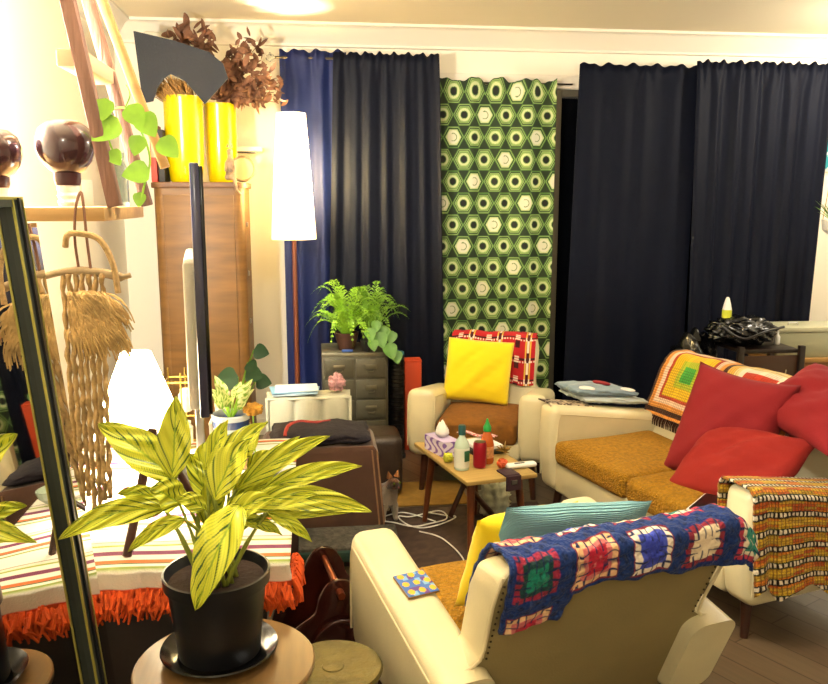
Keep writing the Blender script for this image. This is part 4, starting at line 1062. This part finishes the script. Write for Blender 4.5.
# black fabric: a folded square, two planes
cl_ = [(-.245, .83), (-.03, .78), (.16, .72), (.235, .66), (.26, .58), (.125, .435), (.02, .56), (-.06, .60), (-.10, .575), (-.14, .52), (-.165, .45), (-.215, .44), (-.235, .60)]
bm = bmesh.new()
def hood(x): return -.17+.10*abs(x-.14)*1.1
f0 = [bm.verts.new((x, hood(x), z)) for x, z in cl_]; f1 = [bm.verts.new((x, hood(x)+.012, z)) for x, z in cl_]
bm.faces.new(f0); bm.faces.new(f1[::-1]); n_ = len(cl_)
for i in range(n_): bm.faces.new((f0[i], f1[i], f1[(i+1) % n_], f0[(i+1) % n_]))
# the side wing folding back to the wall
wg = [(-.245, -.13, .83), (-.245, .10, .86), (-.225, .10, .62), (-.215, -.13, .44)]
a = [bm.verts.new(p) for p in wg]; b = [bm.verts.new((p[0]-.01, p[1], p[2])) for p in wg]; bm.faces.new(a); bm.faces.new(b[::-1])
for i in range(4): bm.faces.new((a[i], b[i], b[(i+1) % 4], a[(i+1) % 4]))
rw = [(.235, -.16, .66), (.10, .12, .70), (.14, .12, .52), (.26, -.16, .58)]
bmesh.ops.recalc_face_normals(bm, faces=bm.faces); bmesh.ops.triangulate(bm, faces=[f for f in bm.faces if len(f.verts) > 4])
hk = obj('felt_cover', bm, mat('black_felt', '#24262c', .95, bump=.2, bscale=90, sheen=.3), None, False, (-.72, 5.12, TOPZ)); tag(hk, 'black felt cover tipped over the left yellow vase', 'cover')
# books at the left of the vases
for i, (x, c_, hh, lb) in enumerate([(-.915, '#a8382a', .33, 'red book standing left of the yellow vases'), (-.872, '#1a1616', .30, 'black book standing against the left yellow vase')]):
    bkk = thing('book', lb, 'book', (x, 5.16, TOPZ)); bx('cover', (0, 0, hh/2), (.035, .20, hh), mat('book_%d' % i, c_, .6), bkk, .003); bx('pages', (0, .004, hh/2), (.028, .198, hh+.001-.008), mat('pages', '#c8bfa4', .8), bkk, .001)
    bx('spine_label', (0, -.1005, hh*.55), (.026, .002, hh*.25), mat('spine_%d' % i, '#c98a70' if i == 0 else '#8a3a2c', .6), bkk, .0005)
# seated figurine and round clock
fg_ = thing('figurine', 'small seated white and brown animal figurine on the cabinet edge', 'figurine', (-.478, 5.10, TOPZ)); fg_.scale = (1.2, 1.2, 1.2)
skin_o = skin('figure_body', [(0, 0, .03), (0, 0, .08), (0, -.002, .13), (0, -.01, .155), (0, -.035, .150), (-.018, -.02, .09), (-.02, -.04, .05), (.018, -.02, .09), (.02, -.04, .05), (.02, -.04, .02), (.03, -.05, -.04), (-.02, -.04, .02), (.05, -.03, -.06)],
              [(0, 1), (1, 2), (2, 3), (3, 4), (1, 5), (5, 6), (1, 7), (7, 8), (0, 9), (9, 10), (0, 11), (10, 12)], [.026, .024, .013, .018, .009, .009, .007, .009, .007, .011, .008, .011, .006], mat('figurine_glaze', '#94785a', .5, noise=.6, nscale=24), fg_)
for s in (-1, 1):
    bm = bmesh.new(); bmesh.ops.create_cone(bm, segments=8, radius1=.007, radius2=.002, depth=.018, matrix=Matrix.Translation((s*.010, -.008, .178))); obj('ear', bm, mat('figurine_glaze'), fg_, True)
ck = thing('round_plaque', 'small round cream plaque with dark rim beside the figurine', 'ornament', (-.425, 5.30, TOPZ+.085))
bm = lathe([(.0, -.01), (.075, -.01), (.08, 0), (.075, .01), (0, .01)], 32); bmesh.ops.rotate(bm, cent=(0, 0, 0), matrix=Matrix.Rotation(R(90), 3, 'X'), verts=bm.verts); sharp(obj('rim', bm, mat('plaque_rim', '#6a5434', .5), ck))
bm = lathe([(.0, -.006), (.066, -.006), (.066, .004), (0, .004)], 32); bmesh.ops.rotate(bm, cent=(0, -.0, 0), matrix=Matrix.Rotation(R(90), 3, 'X'), verts=bm.verts); o = obj('face', bm, mat('plaque_face', '#a4946c', .5), ck); o.location = (0, -.008, 0)
wb = bx('wall_box', (-.91, 5.69, 2.62), (.26, .12, .17), mat('box_paint', '#cfc9b4', .6), None, .01); tag(wb, 'cream box unit fixed high on the back wall above dried leaves', 'wall unit')
wp = thing('wall_shelf', 'small white ledge on the wall right of the vases', 'shelf', (-.40, 5.68, 1.98)); bx('ledge', (0, 0, 0), (.16, .14, .03), M_trim, wp, .003); bx('dark_strip', (-.02, -.03, -.02), (.12, .06, .012), M_black, wp, .002)

# ------------------------------------------------------------------ floor lamp
fl = thing('floor_lamp', 'tall floor lamp with a lit narrow cone shade and wooden pole', 'lamp', (-.115, 5.20, 0))
lo('base', [(.15, 0), (.15, .02), (.05, .035), (.018, .05)], M_rwood, fl, n=32)
tb('pole', [(0, 0, .04), (0, 0, 1.46)], [.018, .014], M_rwood, fl, 14)
M_shade2 = shade_mat('floor_shade_lit', '#f6e4b4', '#ffe0a0', .8)
lo('lamp_shade', [(.138, 1.41), (.088, 2.17)], M_shade2, fl, n=48, cap=False)
bm = bmesh.new(); bmesh.ops.create_uvsphere(bm, u_segments=16, v_segments=10, radius=.035, matrix=Matrix.Translation((0, 0, 1.70))); obj('bulb', bm, mat('bulb_lit'), fl, True)
tb('stem', [(0, 0, 1.46), (0, 0, 1.66)], .01, M_brass, fl, 10)

# ------------------------------------------------------------------ leaning mirror at the left
M_mir = mat('mirror_silver', '#e8e8e6', .02, metal=1)
mi = thing('leaning_mirror', 'tall leaning mirror in a dark and gold frame at the left edge', 'mirror', (-.518, 1.96, 0))
LX = -.145/1.60     # lean of the plane
def MP(y, z, o=0): return (LX*z+o, y, z)
def slab(name, y0, y1, z0, z1, o0, o1, m, par):
    bm = bmesh.new(); vs = [bm.verts.new(MP(y, z, o)) for o in (o0, o1) for y, z in ((y0, z0), (y1, z0), (y1, z1), (y0, z1))]
    for f in ((0, 1, 2, 3), (7, 6, 5, 4), (0, 4, 5, 1), (1, 5, 6, 2), (2, 6, 7, 3), (3, 7, 4, 0)): bm.faces.new([vs[i] for i in f])
    bmesh.ops.recalc_face_normals(bm, faces=bm.faces); return obj(name, bm, m, par)
ZT = 1.655
slab('mirror_pane', -1.0, -.03, .05, ZT-.02, -.012, -.006, M_mir, mi)
slab('side_pane', .03, .16, .05, ZT-.06, -.012, -.006, M_mir, mi)
M_mfr = mat('mirror_frame_dark', '#2c332e', .3, metal=.2)
M_gold = mat('mirror_gold_edge', '#a8a050', .35, metal=.6)
fr1 = slab('frame_upright', -.030, .030, .0, ZT, -.02, .012, M_mfr, mi)
slab('gold_edge', -.034, -.028, .0, ZT, .009, .014, M_gold, fr1); slab('gold_edge', .028, .034, .0, ZT, .009, .014, M_gold, fr1); slab('centre_ridge', -.006, .006, .0, ZT, .010, .018, mat('ridge_black', '#15181a', .3), fr1)
fr2 = slab('frame_top', -1.0, .03, ZT-.02, ZT, -.02, .012, M_mfr, mi); slab('gold_edge', -1.0, .034, ZT-.004, ZT+.002, .009, .014, M_gold, fr2)

# ------------------------------------------------------------------ wall shelf, leaning ladder frame, glass globes, vine, macrame
sh_ = thing('wall_shelf', 'thick pine shelf board on the left wall holding dark glass globes', 'shelf', (-.86, 2.56, 1.612))
bx('board', (-.035, 0, 0), (.69, .52, .036), M_pine, sh_, .003); bx('bracket', (-.32, .18, -.11), (.03, .03, .18), M_steel, sh_, .003); bx('bracket', (-.32, -.18, -.11), (.03, .03, .18), M_steel, sh_, .003)
M_drift = mat('weathered_timber', '#77574a', .8, noise=.4, nscale=4, stretch=(9, 9, 1), bump=.4, bscale=14)
ld = thing('ladder_frame', 'weathered wooden ladder frame leaning on the pine shelf', 'frame', (0, 0, 0))
def rail(p, q, w_, d_, m, par, name='rail'):
    p = Vector(p); q = Vector(q); z = (q-p).normalized(); x = Vector((1, 0, 0)); x = (x-z*x.dot(z)).normalized(); y = z.cross(x)
    return bx(name, (p+q)/2, (w_, d_, (q-p).length), m, par, .004, rot=Matrix((x, y, z)).transposed())
rail((-.535, 2.36, 1.632), (-.645, 2.36, 2.30), .036, .04, M_drift, ld); rail((-.515, 2.70, 1.632), (-.725, 2.70, 2.55), .034, .035, M_drift, ld)
rail((-.46, 2.74, 1.75), (-.72, 2.74, 2.55), .03, .02, M_pine, ld, 'diagonal_batten')
bx('rung', (-.625, 2.53, 2.02), (.07, .36, .045), mat('rung_wood', '#c8a888', .7), ld, .004)
M_globe = mat('plum_glass', '#3a2026', .18, spec=.8, coat=.6)
for (x, y, lb) in ((-.672, 2.42, 'dark plum glass globe on white screw neck, right of the pair'), (-.85, 2.40, 'dark plum glass globe at the left photo edge, partly cut off')):
    g = thing('glass_globe', lb, 'glass globe', (x, y, 1.632), 0, 'dark glass globes on the pine shelf')
    if x < -.8: g.scale = (.88, .88, .88)
    lo('neck', [(.024, 0), (.030, .012), (.026, .02), (.030, .03), (.026, .038), (.030, .048), (.028, .062)], M_white, g, n=24)
    lo('collar', [(.032, .058), (.036, .07), (.036, .095)], mat('plum_collar', '#3a1c20', .3), g, n=24)
    lo('globe', [(.034, .09), (.048, .100), (.068, .125), (.077, .155), (.077, .18), (.066, .212), (.042, .232), (0, .238)], M_globe, g, n=40)
cd = bx('card', (-.60, 2.34, 1.668), (.028, .004, .07), M_white, None, .001, rot=R(15)); tag(cd, 'small blank white card standing on the pine shelf edge', 'card')
pv = thing('pothos_vine', 'trailing lime green heart-leaved vine in a glass jar on the shelf', 'plant', (-.545, 2.45, 1.632))
lo('jar', [(.028, 0), (.03, .01), (.03, .10), (.02, .13), (.022, .15), (.018, .15), (.016, .13), (.026, .1), (.026, .012), (0, .012)], mat('jar_glass_tint', '#c8d0c8', .06, trans=.8), pv, n=20)
def Pv(px, py, y): 
    q = L_(px, py, y-1.985)+Vector((-.258, 1.985, .5)); return q-Vector((-.545, 2.45, 1.632))
st = bmesh.new(); bm = bmesh.new()
vine = spline([(0, 0, .13), Pv(104, 120, 2.42), Pv(125, 108, 2.38), Pv(143, 135, 2.36), Pv(150, 160, 2.36), Pv(145, 182, 2.35), Pv(140, 205, 2.35)], 6); tube(st, vine, .003, 5)
tube(st, spline([Pv(125, 108, 2.38), Pv(130, 95, 2.38), Pv(126, 85, 2.4)], 5), .002, 4)
for (px, py, dx, dz, L) in [(106, 98, -.2, -1, .075), (118, 118, -.9, -.8, .11), (128, 105, .6, -.9, .085), (140, 113, .5, -.8, .09), (110, 150, .4, -.6, .06), (140, 135, -.3, -1, .07), (160, 138, .9, -1.0, .085), (150, 170, -.9, -.2, .09), (140, 192, -.1, -1, .05), (104, 120, -.4, -1, .07)]:
    heart(bm, Pv(px, py, 2.35), (dx, -.15, dz), (0, -1, .25), L*.85, L*.36, .12)
obj('leaves', bm, mat('pothos_leaf', '#7fae2c', .4, noise=.2, nscale=20), pv, True); obj('stems', st, M_leafl, pv)
# macrame
mc = thing('macrame_hanging', 'tan knotted macrame hanging with driftwood stick below the shelf', 'wall hanging', (-.578, 2.235, .03))
M_jute = mat('jute_rope', '#a88a5c', .95, bump=.8, bscale=90, noise=.25, nscale=40)
tb('driftwood_stick', spline([(-.115, 0, 1.425), (-.05, 0, 1.438), (.03, .005, 1.43), (.075, 0, 1.42), (.10, 0, 1.425)], 4), [.009]*5+[.012]*8+[.007]*4, mat('driftwood', '#9a8462', .85, noise=.3, nscale=20), mc, 8)
tb('hanging_cord', spline([(-.03, 0, 1.44), (-.035, .0, 1.52), (-.03, .01, 1.60), (-.02, .03, 1.64), (-.01, .01, 1.60), (-.005, 0, 1.52), (-.0, 0, 1.44)], 5), .004, mat('twine', '#6d4a36', .9), mc, 6)
tb('rope_loop', spline([(-.06, 0, 1.50), (-.05, -.01, 1.53), (-.02, -.02, 1.535), (.03, -.02, 1.52), (.06, -.02, 1.46), (.07, -.02, 1.38)], 6), .008, M_jute, mc, 8)
for k in range(7):
    rp = bmesh.new(); x0 = -.072+k*.0165; zb = .72+.10*abs(sin(k*2.3)); pts = []
    n_ = 60
    for j in range(n_):
        t = j/(n_-1); z = 1.43-t*(1.43-zb); x = x0*(1-.15*t)+.0012*sin(j*1.3+k*2.4)-.012*t; pts.append((x, .004*cos(j*.9+k*2.4)-.003*(k % 2), z))
    tube(rp, pts, [.0050+.0036*abs(sin(j*.8+k*1.7)) for j in range(n_)], 6)
    obj('knotted_cord', rp, M_jute, mc, True)
rp = bmesh.new(); rnd = random.Random(12)
for k in range(420):
    x = rnd.uniform(-.055, .03); z = 1.385-rnd.uniform(0, .11); L = rnd.uniform(.04, .08); a = rnd.uniform(-.1, 1.0)
    tube(rp, bez((x, -.012, z), (x+.07*a, -.06-rnd.uniform(0, .02), z+.01), (x+.085*a, -.035, z-L), 6), [.0035]*4+[.002]*3, 4)
obj('tassel_fringe', rp, mat('raw_jute', '#bc9c66', .95, noise=.3, nscale=30), mc)

# ------------------------------------------------------------------ far right: table with black bag, drawers with metal box, hanging planter
st_ = thing('side_table', 'dark wooden side table with glass sides behind the sofa', 'table', (2.80, 4.85, 0))
for sx in (-1, 1):
    for sy in (-1, 1): bx('leg', (sx*.20, sy*.17, .38), (.035, .035, .76), M_black if 0 else mat('espresso_wood', '#1c110c', .4), st_, .003)
bx('tabletop', (0, 0, .725), (.38, .32, .025), mat('espresso_wood'), st_, .003); bx('lower_shelf', (0, 0, .40), (.38, .32, .02), mat('espresso_wood'), st_, .003)
bx('side_panel', (0, -.165, .56), (.36, .006, .28), mat('smoked_brown_panel', '#3c2416', .25), st_, .001)
tb('cord_loop', [(.05+.055*cos(a), -.175, .61+.07*sin(a)) for a in [pi+i*pi/12 for i in range(13)]], .004, mat('cream_cord', '#a89a78', .8), st_, 6)
def bag():
    bm = bmesh.new(); bmesh.ops.create_icosphere(bm, subdivisions=5, radius=1)
    for v in bm.verts:
        p = v.co.copy(); k = 1+.10*noise2(p.x*6, p.z*7, 3)+.07*noise2(p.y*11, p.x*9, 1)+.05*sin(p.x*13+p.z*11)
        v.co = (p.x*.22*k, p.y*.15*k, p.z*.092*k)
    return bm
bgt = thing('black_bag', 'glossy black slumped bag on the dark side table', 'bag', (2.69, 4.85, .835))
obj('bag_body', bag(), mat('glossy_black_vinyl', '#08080a', .2, bump=.4, bscale=25), bgt, True)
tb('bag_strap', spline([(-.2, -.12, .05), (-.1, -.2, -.02), (.05, -.19, .02), (.2, -.14, .04)], 6), .008, M_black, bgt, 8)
bg2 = thing('black_bag', 'black rubbish-like sack standing left of the dark side table', 'bag', (2.44, 4.98, 0))
bm = bmesh.new(); bmesh.ops.create_icosphere(bm, subdivisions=5, radius=1)
for v in bm.verts:
    p = v.co.copy(); k = 1+.08*noise2(p.x*6, p.z*7, 8)+.05*sin(p.x*9+p.z*12); v.co = (p.x*.17*k, p.y*.16*k, max(.0, .40+p.z*.42*k))
obj('sack_body', bm, mat('glossy_black_vinyl'), bg2, True)
tbs = thing('spray_tube', 'white and yellow pointed tube standing on the black bag', 'tube', (2.60, 4.88, .915))
lo('tube_body', [(.030, 0), (.030, .05)], mat('tube_yellow', '#c9d03a', .4), tbs, n=20); lo('nozzle', [(.029, .05), (.022, .085), (.012, .12), (.008, .13), (0, .13)], M_white, tbs, n=20)
dw = thing('chest_of_drawers', 'honey wooden chest of drawers at the right edge', 'chest', (3.38, 5.20, 0))
M_honey = mat('honey_wood', '#8a5e2c', .35, noise=.15, nscale=4, stretch=(1, 8, 8))
bx('body', (0, 0, .30), (.68, .34, .56), M_honey, dw, .004); bx('top_board', (0, -.005, .595), (.72, .38, .03), mat('honey_light', '#a88048', .3), dw, .004)
for z in (.17, .40):
    d = bx('drawer', (0, -.176, z), (.62, .014, .20), M_honey, dw, .003)
    for s in (-1, 1): tb('knob', [(s*.18, -.18, z), (s*.18, -.205, z)], [.006, .012], M_brass, d, 10)
mb = thing('metal_box', 'pale green-grey metal box with latch on the wooden chest', 'box', (3.30, 5.16, .61))
bx('box_body', (0, 0, .085), (.50, .26, .17), mat('sage_metal', '#9c9c80', .4, metal=.1), mb, .006); bx('lid', (0, 0, .190), (.51, .27, .036), mat('sage_lid', '#b4b498', .4, metal=.1), mb, .008)
tb('handle', [(-.13, -.04, .208), (-.13, -.04, .225), (-.06, -.04, .225), (-.06, -.04, .208)], .004, M_steel, mb, 6)
wc2 = thing('white_figure', 'small white bottle between the dark table and metal box', 'bottle', (2.94, 4.86, .7385)); lo('bottle_body', [(.018, 0), (.02, .01), (.02, .05), (.01, .065), (.01, .10), (0, .10)], M_white, wc2, n=16)
hg = thing('hanging_planter', 'white hanging pot with spiky green plant at the right edge', 'plant', (3.50, 5.2, 1.42))
lo('pot', [(.04, 0), (.075, .03), (.085, .10), (.078, .10), (.07, .07), (0, .07)], M_white, hg, n=28)
bm = bmesh.new(); rnd = random.Random(77)
for k in range(34):
    a = rnd.uniform(0, 6.28); heart(bm, (.02*cos(a), .02*sin(a), .08), (cos(a)*.7, sin(a)*.7, rnd.uniform(.6, 2)), (-cos(a), -sin(a), .4), rnd.uniform(.10, .2), .008, .3, n=6, curl=.2)
obj('leaves', bm, M_leaf, hg, True)
q = bmesh.new()
for a in (0, 2.1, 4.2): tube(q, [(.085*cos(a), .085*sin(a), .09), (0, 0, .9), (0, 0, 1.369)], .003, 5)
obj('cords', q, M_jute, hg)
pc = thing('teal_picture', 'teal and white geometric picture on the back wall at right edge', 'picture', (3.93, 5.735, 2.12))
def tcol(a, b): return h('#1f8a94') if (math.floor(a*9+b*9)+math.floor(a*9-b*9)) % 2 else h('#d8e0dc')
grid('canvas', lambda u, v: (-.30+.6*u, -.006, -.25+.5*v), 60, 50, M_print, pc, lambda u, v: tcol(u*.6, v*.5), thick=.003); bx('frame', (0, .002, 0), (.63, .012, .53), M_white, pc, .002)
